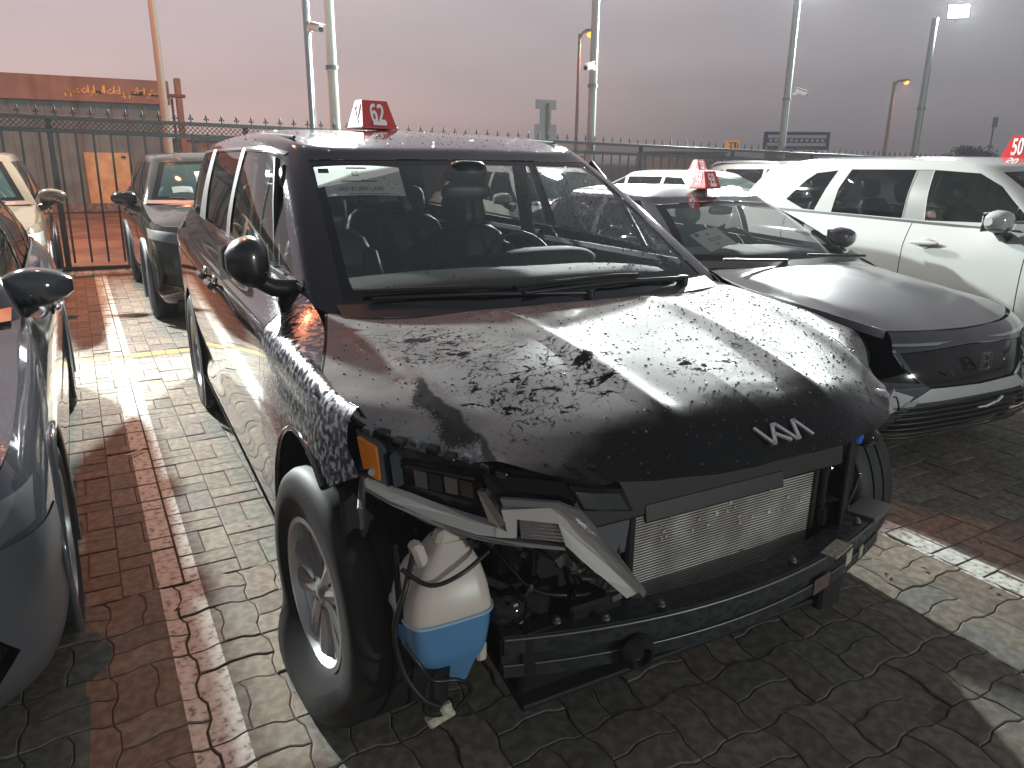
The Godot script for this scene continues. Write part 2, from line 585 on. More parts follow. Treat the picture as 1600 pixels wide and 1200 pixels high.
func paver_geo(poly: PackedVector2Array, tilt: Vector3, ch: float) -> Geo:
	var g := Geo.new()
	var top := poly
	var r := Geometry2D.offset_polygon(poly, -ch)
	var ids := PackedInt32Array()
	if r.size() == 1: top = r[0]
	ids = Geometry2D.triangulate_polygon(top)
	var c := Vector2.ZERO
	for p in poly: c += p / poly.size()
	var hh := func(p: Vector2) -> float: return tilt.x + tilt.y * (p.x - c.x) + tilt.z * (p.y - c.y)
	for i in range(0, ids.size(), 3):
		var q := []
		for k in 3:
			var p := top[ids[i + k]]
			q.append(V(p.x, hh.call(p), p.y))
		g.ftri(q[0], q[1], q[2], Vector3.UP)
	var n := poly.size()
	var match_ := []
	for p in poly:
		var best := Vector2.ZERO; var bd := 1e9
		for t in top:
			if t.distance_squared_to(p) < bd: bd = t.distance_squared_to(p); best = t
		match_.append(best)
	for i in n:
		var j := (i + 1) % n
		var a := poly[i]; var b := poly[j]; var ta: Vector2 = match_[i]; var tb: Vector2 = match_[j]
		var out := V((a.x + b.x) / 2 - c.x, 0.0, (a.y + b.y) / 2 - c.y).normalized()
		var sl := (out + Vector3.UP).normalized()
		var ya: float = hh.call(a) - ch * 0.7; var yb: float = hh.call(b) - ch * 0.7
		g.fquad(V(ta.x, hh.call(ta), ta.y), V(tb.x, hh.call(tb), tb.y), V(b.x, yb, b.y), V(a.x, ya, a.y), sl)
		g.fquad(V(a.x, ya, a.y), V(b.x, yb, b.y), V(b.x, -0.03, b.y), V(a.x, -0.03, a.y), out)
	return g

const LINES := [-1.30, 1.45, 4.02]

func build_ground() -> void:
	var far := Geo.new()
	far.fquad(V(-400, -0.03, -600), V(400, -0.03, -600), V(400, -0.03, 60), V(-400, -0.03, 60), Vector3.UP)
	struct("ground", far, M.sand)
	var lot := Geo.new()
	lot.fquad(V(-14, -0.012, -10.6), V(30, -0.012, -10.6), V(30, -0.012, 9), V(-14, -0.012, 9), Vector3.UP)
	var pave := struct("pavement", lot, M.joint_sand)
	var eye := V(-1.443, 1.525, 1.8)
	var items := []
	var u := 0.2065
	var uz := 0.2265
	# straight pavers laid two and two, basket weave; wavy ones before z = -0.93 and left of the right-hand line
	for zone in 2:
		var s: float = u if zone == 0 else uz
		var xr := [1.40 - 24 * u, 7.6] if zone == 0 else [-3.6, 1.40]
		var zr := [-10.4, 1.8] if zone == 0 else [-0.93, 2.2]
		var i := 0
		while xr[0] + i * s < xr[1]:
			var j := 0
			while zr[0] + j * s < zr[1]:
				var x: float = xr[0] + i * s if zone == 0 else xr[1] - (i + 1) * s
				var z: float = -0.93 - (j + 1) * s if zone == 0 else zr[0] + j * s
				if zone == 0:
					z = -0.93 + 2.7 * 0 - (j - 14) * s - s
				j += 1
				if zone == 0 and z + s > -0.92 and x < 1.39: continue
				var cx := x + s / 2; var cz := z + s / 2
				if cz < -10.4: continue
				var d := Vector2(cx - eye.x, cz - eye.z)
				var dep := d.x * sin(deg_to_rad(29.9)) - d.y * cos(deg_to_rad(29.9))
				var lat := d.x * cos(deg_to_rad(29.9)) + d.y * sin(deg_to_rad(29.9))
				if dep < 0.25 or absf(lat) > dep * 0.86 + 1.1: continue
				if zone == 0 and cx > 1.3 and dep > 7.5: continue
				var hor := (i + j) % 2 == 0
				for k in 2:
					var b := [x, z + k * s / 2, x + s, z + (k + 1) * s / 2] if hor else [x + k * s / 2, z, x + (k + 1) * s / 2, z + s]
					items.append([b, zone, dep * dep + lat * lat * 0.3])
			i += 1
	items.sort_custom(func(a, b): return a[2] < b[2])
	var far_geo := []
	for k in 8: far_geo.append(Geo.new())
	var paint := Geo.new(); var yel := Geo.new()
	var count := 0
	for it in items:
		var b: Array = it[0]
		var zone: int = it[1]
		var poly := paver_outline(b[0], b[1], b[2], b[3], u if zone == 0 else uz, 0.0 if zone == 0 else 0.0085, 0.0018 if zone == 0 else 0.0014)
		var tilt := V(rng.randf_range(-0.0026, 0.0022) - (0.004 if rng.randf() < 0.06 else 0.0), rng.randf_range(-0.016, 0.016), rng.randf_range(-0.016, 0.016))
		var k := rng.randi() % 8
		var g := paver_geo(poly, tilt, 0.003 if zone == 0 else 0.0035)
		var under: bool = b[0] > -0.85 and b[0] < 0.85 and b[1] < 0.0 and b[1] > -4.3
		if count < 298 and not under:
			part("paver", g, M.pavers[k], pave)
			count += 1
		else:
			far_geo[k].add(g)
		# worn paint on top of the pavers
		for li in LINES.size():
			var lx: float = LINES[li]
			if b[2] > lx - 0.1 and b[0] < lx + 0.1 and b[1] > -10.0 and b[1] < 2.5:
				_paint(paint, poly, PackedVector2Array([W(lx - 0.07, -9.7), W(lx + 0.07, -9.7), W(lx + 0.07, 3), W(lx - 0.07, 3)]), tilt, b)
		if b[3] > -4.82 and b[1] < -4.64:
			_paint(yel, poly, PackedVector2Array([W(-3.5, -4.79), W(1.3, -4.79), W(1.3, -4.68), W(-3.5, -4.68)]), tilt, b)
	for k in 8:
		var o := part("paving", far_geo[k], M.pavers[k], pave)
		if o: o.set_meta("kind", "stuff")
	var pm := struct("parking_line", paint, M.paint_white)
	var ym := struct("cross_line", yel, M.paint_yellow)

func _paint(g: Geo, poly: PackedVector2Array, st: PackedVector2Array, tilt: Vector3, b: Array) -> void:
	var c := Vector2.ZERO
	for p in poly: c += p / poly.size()
	var shr := Geometry2D.offset_polygon(poly, -0.003)
	if shr.is_empty(): return
	for r in Geometry2D.intersect_polygons(shr[0], st):
		var ids := Geometry2D.triangulate_polygon(r)
		for i in range(0, ids.size(), 3):
			var q := []
			for k in 3:
				var p := r[ids[i + k]]
				q.append(V(p.x, tilt.x + tilt.y * (p.x - c.x) + tilt.z * (p.y - c.y) + 0.0015, p.y))
			g.ftri(q[0], q[1], q[2], Vector3.UP)

# ---------------------------------------------------------------- fence and what lies beyond
func build_fence() -> void:
	var L := 30.0
	var x0 := -4.2
	var t := thing("iron_fence", "long black iron picket fence with a lattice band and spear tips behind the cars", "fence", V(x0, 0, -10.3))
	t.rotation.z = -0.0188
	var top := 2.07 + 0.02
	for y in [[top, 0.05, 0.05], [top - 0.17, 0.05, 0.05], [0.09, 0.045, 0.04]]:
		part("rail", Geo.new().box(V(L / 2, y[0], 0), V(L, y[1], y[2]), Basis(), 0.004), M.fence_metal, t)
	# pickets
	var pk := Geo.new().box(V(0, 1.0, 0.0), V(0.028, 1.80, 0.022), Basis(), 0.004)
	var pm := pk.mesh()
	var fin := Geo.new()
	fin.lathe([W(0.0, 0.145), W(0.006, 0.12), W(0.017, 0.078), W(0.011, 0.062), W(0.007, 0.055), W(0.019, 0.046), W(0.019, 0.040), W(0.008, 0.034), W(0.008, 0.0)], 8)
	for s in [-1.0, 1.0]:
		fin.ball(V(s * 0.026, 0.05, 0), V(0.014, 0.014, 0.008), Basis(), 6)
	var fm := fin.mesh()
	var n := int(L / 0.21)
	for i in n:
		var x := 0.105 + 0.21 * i
		inst("picket", pm, M.fence_metal, t, Transform3D(Basis(), V(x, 0.06, 0)))
		inst("spear_tip", fm, M.fence_metal, t, Transform3D(Basis(), V(x, top + 0.02, 0)))
	var lat := Geo.new()
	var y0 := top - 0.15; var y1 := top - 0.02
	var k := 0
	while k * 0.065 < L:
		var x := k * 0.065
		lat.tube([V(x, y0, 0.006), V(x + 0.13, y1, 0.006)], 0.0052, 4, -1, false)
		lat.tube([V(x + 0.13, y0, -0.006), V(x, y1, -0.006)], 0.0052, 4, -1, false)
		k += 1
	part("lattice", lat, M.fence_metal, t).set_meta("kind", "stuff")
	var pst := Geo.new().box(V(0, 1.03, -0.03), V(0.075, 2.1, 0.05), Basis(), 0.006)
	var sm := pst.mesh()
	for i in 13:
		inst("post", sm, M.fence_metal, t, Transform3D(Basis(), V(0.02 + 2.52 * i, 0.0, -0.02)))
	var kerb := Geo.new().box(V(13, 0.0, -10.42), V(44, 0.10, 0.16), Basis(), 0.01)
	struct("kerb", kerb, M.concrete)

# strokes of lettering as flat raised bars in a plane
func strokes(lines: Array, w: float, depth: float, t: Transform3D) -> Geo:
	var g := Geo.new()
	for l in lines:
		for i in l.size() - 1:
			var a: Vector2 = l[i]; var b: Vector2 = l[i + 1]
			var d := (b - a)
			if d.length() < 1e-5: continue
			d = d.normalized()
			var n := Vector2(-d.y, d.x) * w * 0.5
			var a2 := a - d * w * 0.35; var b2 := b + d * w * 0.35
			g.prism(PackedVector2Array([a2 + n, b2 + n, b2 - n, a2 - n]), depth, t)
	return g

func build_beyond() -> void:
	# long low building with a brown sign band
	var z := -24.0
	var b := thing("low_building", "low grey metal building with a brown sign band behind the fence on the left", "building", V(-8.4, 0, z))
	part("wall", Geo.new().box(V(0, 1.55, -3), V(19.4, 3.1, 6.0)), M.building, b)
	var sb := part("sign_band", Geo.new().box(V(0, 3.40, 0.08), V(19.6, 0.66, 0.22), Basis(), 0.01), M.sign_brown, b)
	part("roof", Geo.new().box(V(0, 3.2, -3.2), V(19.4, 0.12, 5.6)), M.building, b)
	var rib := Geo.new().box(V(0, 1.55, 0.02), V(0.05, 3.0, 0.04), Basis(), 0.005).mesh()
	for i in 30:
		inst("wall_rib", rib, M.building, b, Transform3D(Basis(), V(9.5 - 0.42 * i, 0, 0)))
	part("door", Geo.new().box(V(7.93, 0.85, 0.06), V(1.2, 1.66, 0.07), Basis(), 0.008), M.door_tan, b)
	part("door_closer", Geo.new().box(V(8.35, 1.56, 0.11), V(0.12, 0.06, 0.05)), M.black_plastic, b)
	for i in 3:
		part("wall_panel", Geo.new().box(V(4.2 - 3.0 * i, 1.7, 0.05), V(1.4, 0.5, 0.05), Basis(), 0.01), M.panel_dark, b)
	part("plinth", Geo.new().box(V(0, 0.12, 0.06), V(19.6, 0.24, 0.12)), M.concrete, b)
	# raised ochre lettering, right to left: the strokes of the Arabic line
	var tx := Transform3D(Basis(), V(9.65, 3.24, 0.193))
	var A := []
	var x := 0.0
	var base := [[[0, 0.6], [1, 0.6]]]
	var sad := [[[0, 0.6], [0.3, 1.15], [1.0, 1.2], [1.3, 0.6], [0, 0.6], [1.7, 0.6], [1.7, 1.0]]]
	var qaf := [[[0, 0.6], [0.2, 1.2], [0.7, 1.2], [0.8, 0.6], [0, 0.6], [1.1, 0.6]], [[0.2, 1.6], [0.3, 1.6]], [[0.55, 1.6], [0.65, 1.6]]]
	var ra := [[[0.2, 0.9], [0.3, 0.3], [0.7, -0.1], [1.0, -0.1]]]
	var lam := [[[0.1, 2.1], [0.1, 0.6], [0.7, 0.6]]]
	var tooth := [[[0, 0.6], [0.25, 0.6], [0.25, 1.1], [0.25, 0.6], [0.6, 0.6]], [[0.2, 1.5], [0.3, 1.5]]]
	var zah := [[[0.3, 2.1], [0.3, 0.6], [0.6, 1.1], [1.2, 1.15], [1.4, 0.6], [0, 0.6], [1.7, 0.6]], [[0.9, 1.6], [1.0, 1.6]]]
	var meem := [[[0, 0.6], [0.2, 1.0], [0.6, 1.0], [0.7, 0.6], [0.3, 0.45], [0, 0.6]], [[0.7, 0.6], [0.8, -0.3]]]
	var alef := [[[0.2, 2.1], [0.2, 0.6]]]
	var dal := [[[0.2, 1.3], [0.8, 1.0], [0.8, 0.6], [0.1, 0.6]]]
	var ta := [[[0, 1.1], [0, 0.6], [1.6, 0.6], [1.6, 1.1]], [[0.6, 1.4], [0.7, 1.4]], [[0.95, 1.4], [1.05, 1.4]]]
	var seen := [[[0, 1.1], [0, 0.6], [0.4, 0.6], [0.4, 1.0], [0.4, 0.6], [0.8, 0.6], [0.8, 1.0], [0.8, 0.6], [1.3, 0.6]]]
	var ya := [[[0, 0.6], [0.3, 0.6], [0.3, 1.0], [0.3, 0.6], [0.7, 0.6]], [[0.2, 0.2], [0.3, 0.2]], [[0.45, 0.2], [0.55, 0.2]]]
	var dot := [[[0.2, 0.6], [0.3, 0.6]]]
	var zay := [[[0.2, 0.9], [0.3, 0.3], [0.7, -0.1], [1.0, -0.1]], [[0.2, 1.3], [0.3, 1.3]]]
	x = -0.15
	for w in [[sad, 1.7], [qaf, 1.1], [ra, 1.7], [lam, 0.7], [tooth, 0.6], [tooth, 0.6], [zah, 1.7], [ya, 0.7], [meem, 1.5], [meem, 0.8], [ra, 1.2], [alef, 0.6], [dal, 1.1], [alef, 0.6], [ta, 2.4], [alef, 0.5], [lam, 0.7], [seen, 1.3], [ya, 0.7], [alef, 0.6], [ra, 1.2], [alef, 0.6], [ta, 2.5], [dal, 1.2], [dot, 0.6], [meem, 1.1], [dot, 0.5], [meem, 1.0]]:
		for l in w[0]:
			A.append(l.map(func(p): return W(x - p[0] * 0.082, p[1] * 0.125)))
		x -= w[1] * 0.082
	part("lettering", strokes(A, 0.034, 0.02, tx), M.sign_ochre, sb)
	var A2 := []
	for l in A:
		A2.append(l.map(func(p): return W(p.x * 0.9, p.y)))
	part("lettering", strokes(A2, 0.034, 0.02, Transform3D(Basis(), V(4.6, 3.24, 0.193))), M.sign_ochre, sb)
	# dark gate pillar at its corner
	single("gate_pillar", Geo.new().box(V(1.62, 1.9, -23.6), V(0.16, 3.8, 0.3), Basis(), 0.01), M.sign_brown, "thin dark brown upright at the right end of the building's sign band", "pillar")
	var sp := thing("area_light_pole", "thin dark pole with a small flat box lamp right of the tan street lamp pole", "pole", V(0.68, 0, -17))
	part("shaft", Geo.new().tube([V(0, 0, 0), V(0, 2.8, 0)], 0.028, 8), M.rust, sp)
	part("box_lamp", Geo.new().box(V(0.1, 2.85, 0), V(0.36, 0.07, 0.16), Basis(), 0.01), M.rust, sp)
	# white low cabin seen through the pickets, right of the building
	var c := thing("site_cabin", "pale low site cabin seen through the pickets behind the roof of the dark minivan", "cabin", V(4.6, 0, -26))
	part("wall", Geo.new().box(V(0, 1.05, -1.2), V(6.0, 2.1, 2.4)), M.cabin, c)
	part("roof", Geo.new().box(V(0, 2.14, -1.2), V(6.2, 0.08, 2.6), Basis(), 0.02), M.building, c)
	for i in 3:
		var wn := part("window", Geo.new().box(V(-2.0 + 2.0 * i, 1.35, 0.02), V(0.9, 0.7, 0.05), Basis(), 0.01), M.grey_metal, c)
		part("pane", Geo.new().box(V(-2.0 + 2.0 * i, 1.35, 0.05), V(0.8, 0.6, 0.012)), M.black_gloss, wn)
	part("door", Geo.new().box(V(-1.0, 0.95, 0.02), V(0.7, 1.8, 0.05), Basis(), 0.01), M.door_tan, c)
	# poles along the fence, each with its floodlight
	var pl := [[-3.6, -10.62, 0.09, "off"], [2.36, -10.62, 0.092, "thick pale pole rising behind the red 62 roof sign"], [7.42, -10.62, 0.088, "grey pole with a white camera behind the gap right of the minivan roof"], [12.78, -10.62, 0.088, "grey pole with a white camera in front of the far billboard"], [17.8, -10.62, 0.09, "grey pole behind the white SUV carrying the glaring white floodlight"]]
	for i in 5:
		var p: Array = pl[i]
		var lab: String = p[3] if i else "floodlight pole outside the left edge of the view"
		pole(p[0], p[1], 5.05, p[2], M.pole_pale if i == 1 else M.pole_grey, lab, "pole", "floodlight poles along the fence")
	flood(V(-3.6, 5.15, -10.45), 0.0, "white floodlight on the pole outside the left edge of the view", 480.0)
	flood(V(2.36, 5.15, -10.45), -0.12, "white floodlight above the frame on the pale pole behind the 62 sign")
	flood(V(7.42, 5.15, -10.45), -0.3, "white floodlight above the frame on the pole right of the minivan roof")
	flood(V(12.78, 5.15, -10.45), -0.5, "white floodlight at the top of the pole before the billboard")
	var bp := pole(12.0, 27.0, 5.05, 0.09, M.pole_grey, "floodlight pole at the front of the lot, behind the viewer", "pole", "floodlight poles along the fence")
	flood(V(12.0, 5.2, 26.85), PI + 0.45, "white floodlight on the pole behind the viewer", 270.0)
	flood(V(18.35, 5.22, -10.4), -0.75, "glaring white floodlight at the top right of the view")
	var cp := thing("camera_pole", "slim shiny steel pole with a camera left of the thick pale pole", "pole", V(1.94, 0, -10.4))
	part("shaft", Geo.new().tube([V(0, 0, 0), V(0, 5.4, 0)], 0.055, 12), M.steel, cp)
	part("base_plate", Geo.new().box(V(0, 0.02, 0), V(0.22, 0.03, 0.22), Basis(), 0.004), M.steel, cp)
	cctv(V(1.94, 3.42, -10.33), -1.2, "white camera on the slim steel pole above the minivan roof")
	cctv(V(7.36, 3.24, -10.5), 3.5, "white camera pointing left on the pole right of the minivan roof")
	cctv(V(12.85, 3.07, -10.5), -0.3, "white camera on the pole before the billboard")
	street_lamp(0.32, -15.2, 12.0, V(-1.4, 0.1, 1.4), "tan street lamp pole beside the building sign, lamp above the frame", SODIUM_E, 0.085)
	street_lamp(23.8, -35.0, 8.3, V(0.75, 0.1, 0), "lit orange street lamp left of the grey camera pole", 160.0, 0.12)
	street_lamp(60.0, -40.6, 8.3, V(1.6, 0.1, 0), "lit orange street lamp left of the white floodlight at the right", 200.0, 0.2)
	# pale sign seen from behind
	var bs := thing("street_sign", "pale stepped sign board on a post above the minivan roof", "sign", V(18.55, 0, -30))
	part("post", Geo.new().tube([V(0.05, 0, 0.12), V(0.05, 4.2, 0.12)], 0.07, 8), M.pole_tan, bs)
	part("top_board", Geo.new().box(V(0.02, 4.15, 0), V(1.15, 0.42, 0.08), Basis(), 0.02), M.board_pale, bs)
	part("middle_board", Geo.new().box(V(0.0, 3.6, 0), V(0.62, 0.68, 0.08), Basis(), 0.02), M.board_pale, bs)
	part("lower_board", Geo.new().box(V(0.02, 2.85, 0), V(1.22, 0.82, 0.08), Basis(), 0.02), M.board_pale, bs)
	var bb := thing("billboard", "far billboard with blue and white bands on two legs", "billboard", V(53.9, 0, -45), -0.6)
	part("board", Geo.new().box(V(0, 3.5, 0), V(5.6, 1.5, 0.25), Basis(), 0.03), M.board_blue, bb)
	for y in [3.85, 3.2]:
		part("print_band", Geo.new().box(V(0, y, 0.135), V(5.0, 0.26, 0.02)), M.board_pale, bb)
	var lt := Geo.new()
	for i in 11:
		lt.box(V(-2.2 + i * 0.44, 3.53, 0.14), V(0.26, 0.2, 0.02))
	part("print_letters", lt, M.board_pale, bb)
	for s in [-1.8, 1.8]:
		part("leg", Geo.new().tube([V(s, 0, -0.1), V(s, 2.8, -0.1)], 0.12, 8), M.pole_grey, bb)
	var ys := thing("lit_sign", "small yellow sign standing behind the fence left of the billboard", "sign", V(31.0, 0, -30), -0.5)
	part("board", Geo.new().box(V(0, 2.52, 0), V(0.75, 0.52, 0.08), Basis(), 0.02), M.sign_yellow, ys)
	part("print", Geo.new().box(V(-0.1, 2.52, 0.05), V(0.1, 0.3, 0.01)).box(V(0.13, 2.52, 0.05), V(0.1, 0.3, 0.01)).box(V(0.0, 2.66, 0.05), V(0.5, 0.05, 0.01)), M.rust, ys)
	part("post", Geo.new().tube([V(0, 0, -0.03), V(0, 2.3, -0.03)], 0.05, 8), M.pole_grey, ys)
	var tw := thing("antenna_mast", "faint thin antenna mast far off at the right", "mast", V(75, 0, -40))
	part("shaft", Geo.new().tube([V(0, 0, 0), V(0, 6.0, 0)], 0.09, 6), M.pole_grey, tw)
	part("antenna", Geo.new().box(V(0.1, 5.5, 0), V(0.35, 0.9, 0.3)).box(V(0, 3.3, 0), V(0.45, 0.3, 0.3)), M.pole_grey, tw)
	tree(V(55, 0, -30), 2.85, 2.0, "small bushy tree beyond the white SUV roof at the right", 3)
	tree(V(62, 0, -36), 2.4, 1.6, "low round tree to the right of the small bushy tree", 7)
	for i in 6:
		var px: float = [40.0, 44.0, 47.5, 33.5, 27.5, 67.0][i]
		var pz: float = [-42.0, -44.0, -40.0, -38.0, -42.0, -44.0][i]
		var hh: float = [2.5, 2.2, 2.7, 2.4, 2.1, 2.3][i]
		var f := thing("far_shed", ["flat grey shed far behind the fence left of the billboard", "long low shed far behind the fence", "tan shed far off beside the billboard", "low shed far behind the yellow sign", "low pale shed far off left of the yellow sign", "low shed far off at the right"][i], "shed", V(px, 0, pz), -0.5, "far sheds beyond the street")
		part("wall", Geo.new().box(V(0, hh * 0.45, 0), V(3.2, hh * 0.9, 2.5)), M.building if i % 2 else M.cabin, f)
		part("roof", Geo.new().box(V(0, hh * 0.93, 0), V(3.4, 0.1, 2.7), Basis(), 0.02), M.pole_grey, f)

func tree(at: Vector3, h: float, w: float, label: String, sd: int) -> void:
	var t := thing("bushy_tree", label, "tree", at)
	part("trunk", Geo.new().tube([V(0, 0, 0), V(0.05, h * 0.3, 0), V(0, h * 0.6, 0.05)], 0.12, 7, 0.05), M.bark, t)
	var r := RandomNumberGenerator.new(); r.seed = sd
	var lim := Geo.new()
	var lf := Geo.new()
	for k in 7:
		var a := TAU * k / 7.0
		var e := V(cos(a) * w * 0.4, h * r.randf_range(0.6, 0.95), sin(a) * w * 0.4)
		lim.tube([V(0, h * 0.35, 0), e * V(0.5, 0.85, 0.5), e], 0.04, 5, 0.012)
		for q in 220:
			var c := e + V(r.randfn(), r.randfn() * 0.6, r.randfn()) * w * 0.16
			var b := Basis(V(r.randfn(), r.randfn(), r.randfn()).normalized(), r.randf() * TAU)
			lf.ftri(c + b * V(-0.06, 0, 0), c + b * V(0.06, 0, 0), c + b * V(0, 0.17, 0.03), b.z)
	part("limbs", lim, M.bark, t)
	part("crown", lf, M.leaf, t)

# ---------------------------------------------------------------- wheels
func tyre_geo(r: float, w: float, rim: float, flat := 0.0, hub := 0.0) -> Geo:
	# axle along +x = outer face; profile (radius, across)
	var h := w / 2
	var pr := [W(rim, -h * 0.8), W(rim + 0.02, -h * 0.92), W(r - 0.035, -h), W(r - 0.012, -h * 0.9), W(r, -h * 0.72), W(r, -h * 0.3), W(r - 0.007, -h * 0.28), W(r - 0.007, -h * 0.22), W(r, -h * 0.2), W(r, h * 0.2), W(r - 0.007, h * 0.22), W(r - 0.007, h * 0.28), W(r, h * 0.3), W(r, h * 0.72), W(r - 0.012, h * 0.9), W(r - 0.035, h), W(rim + 0.055, h * 1.02), W(rim + 0.05, h * 0.985), W(rim + 0.02, h * 0.95), W(rim, h * 0.8)]
	var t := Transform3D(Basis(V(0, -1, 0), V(1, 0, 0), V(0, 0, 1)), Vector3.ZERO)
	var g := Geo.new().lathe(pr, 56, t, 0.5)
	if flat > 0.0:
		for i in g.P.size():
			var p := g.P[i]
			var lowest := -hub
			var rr := Vector2(p.y, p.z).length()
			if p.y < lowest + 0.17:
				var d := clampf((lowest + 0.17 - p.y) / 0.17, 0.0, 1.0)
				var ny := maxf(p.y, lowest + 0.004 + 0.02 * (1.0 - d))
				var edge := clampf((rr - rim) / (r - rim), 0.0, 1.0)
				p.x += signf(p.x) * 0.07 * sin(d * PI * 0.62) * (0.35 + 0.65 * sin(edge * PI)) 
				p.y = ny
				p.z *= 1.0 + 0.07 * d * edge
				g.P[i] = p
	return g

func wheel(parent: Node3D, at: Vector3, side: float, r: float, w: float, rim: float, style: int, steer := 0.0, flat := 0.0) -> void:
	var key := "%s_%s_%s_%d_%s" % [r, w, rim, style, flat]
	if not M.has(key):
		var rm := Geo.new()
		var h := w / 2
		var t := Transform3D(Basis(V(0, -1, 0), V(1, 0, 0), V(0, 0, 1)), Vector3.ZERO)
		rm.lathe([W(rim * 0.97, -h * 0.8), W(rim * 0.93, -h * 0.3), W(rim * 0.90, h * 0.3), W(rim * 0.95, h * 0.78), W(rim + 0.008, h * 0.86), W(rim + 0.010, h * 0.93), W(rim - 0.006, h * 0.93), W(rim * 0.93, h * 0.7)], 40, t, 0.5)
		var sp := Geo.new()
		var z0 := h * 0.55
		var nsp := 5
		var spread := 0.23 if style == 0 else 0.26
		for s in [-1.0, 1.0]:
			# one blade of a twin spoke, in the plane y (out), z (across)
			var a: float = spread * s
			var b0 := V(z0 + 0.016, 0.045, 0.020 * s); var b1 := V(z0 + 0.024, rim * 0.97 * cos(a), rim * 0.97 * sin(a))
			var d := (b1 - b0).normalized(); var n := V(0, -d.z, d.y).normalized()
			var wa := 0.020; var wb := 0.034 if style == 0 else 0.020
			var top := [b0 + n * wa, b0 - n * wa, b1 - n * wb, b1 + n * wb]
			var mid := V(0.010, 0, 0)
			var rid := [b0 + mid, b1 + mid * 0.6]
			sp.fquad(top[0], rid[0], rid[1], top[3], V(1, 0, 0) + n * 0.4); sp.fquad(top[1], rid[0], rid[1], top[2], V(1, 0, 0) - n * 0.4)
			var dn := V(-0.035, 0, 0)
			sp.fquad(top[0], top[3], top[3] + dn, top[0] + dn, n); sp.fquad(top[1], top[2], top[2] + dn, top[1] + dn, -n)
		var hubg := Geo.new().lathe([W(0.0, z0 + 0.03), W(0.026, z0 + 0.028), W(0.03, z0 + 0.022), W(0.055, z0 + 0.02), W(0.062, z0 + 0.008), W(0.064, z0 - 0.06)], 20, t, 0.5)
		for k in 5:
			var an := TAU * (k + 0.5) / 5
			hubg.tube([V(z0 - 0.01, cos(an) * 0.048, sin(an) * 0.048), V(z0 + 0.016, cos(an) * 0.048, sin(an) * 0.048)], 0.009, 6)
		var disc := Geo.new().lathe([W(0.06, -0.01), W(0.15, -0.01), W(0.155, -0.02), W(0.15, -0.035), W(0.06, -0.035)], 28, t)
		disc.lathe([W(0.0, -h * 0.6), W(rim * 0.96, -h * 0.6)], 24, t)
		M[key] = [tyre_geo(r, w, rim, flat, at.y).mesh(1), rm.mesh(), sp.mesh(), hubg.mesh(), disc.mesh()]
	var ms: Array = M[key]
	var basis := Basis(Vector3.UP, steer) * (Basis() if side > 0 else Basis(Vector3.UP, PI))
	var o := inst("wheel", ms[0], M.tyre, parent, Transform3D(basis, at))
	inst("rim", ms[1], M.alloy, o)
	for k in 5:
		inst("spoke", ms[2], M.alloy if style == 0 else M.alloy_dark, o, Transform3D(Basis(Vector3.RIGHT, TAU * k / 5.0 + 0.35), Vector3.ZERO))
	inst("hub_cap", ms[3], M.alloy, o)
	inst("brake_disc", ms[4], M.disc, o)

func seat(parent: Node, x: float, z: float, s := 1.0) -> void:
	var b := Geo.new()
	var lean := Basis(Vector3.RIGHT, -0.28)
	b.ball(V(x, 0.86, z - 0.32), V(0.24, 0.34, 0.09) * s, lean, 16, 0.55)
	b.ball(V(x, 0.60, z), V(0.25, 0.10, 0.28) * s, Basis(Vector3.RIGHT, -0.1), 16, 0.55)
	for k in [-1.0, 1.0]:
		b.ball(V(x + k * 0.2, 0.84, z - 0.27), V(0.06, 0.27, 0.09) * s, lean, 10, 0.7)
	var o := part("seat", b, M.leather, parent)
	var hd := Geo.new().ball(V(x, 1.27, z - 0.45), V(0.13, 0.10, 0.055) * s, lean, 14, 0.6)
	for k in [-0.05, 0.05]:
		hd.tube([V(x + k, 1.0, z - 0.38), V(x + k, 1.2, z - 0.43)], 0.007, 5)
	part("headrest", hd, M.leather, o)

# shell of one half, given twice: the right half as built and its mirror image
func both(called: String, g: Geo, m: Material, parent: Node, uvm := 1) -> void:
	part(called, g, m, parent, uvm)
	part(called, g.mirrored(), m, parent, uvm)

func whole(called: String, g: Geo, m: Material, parent: Node, uvm := 0) -> MeshInstance3D:
	return part(called, Geo.new().add(g).add(g.mirrored()), m, parent, uvm)

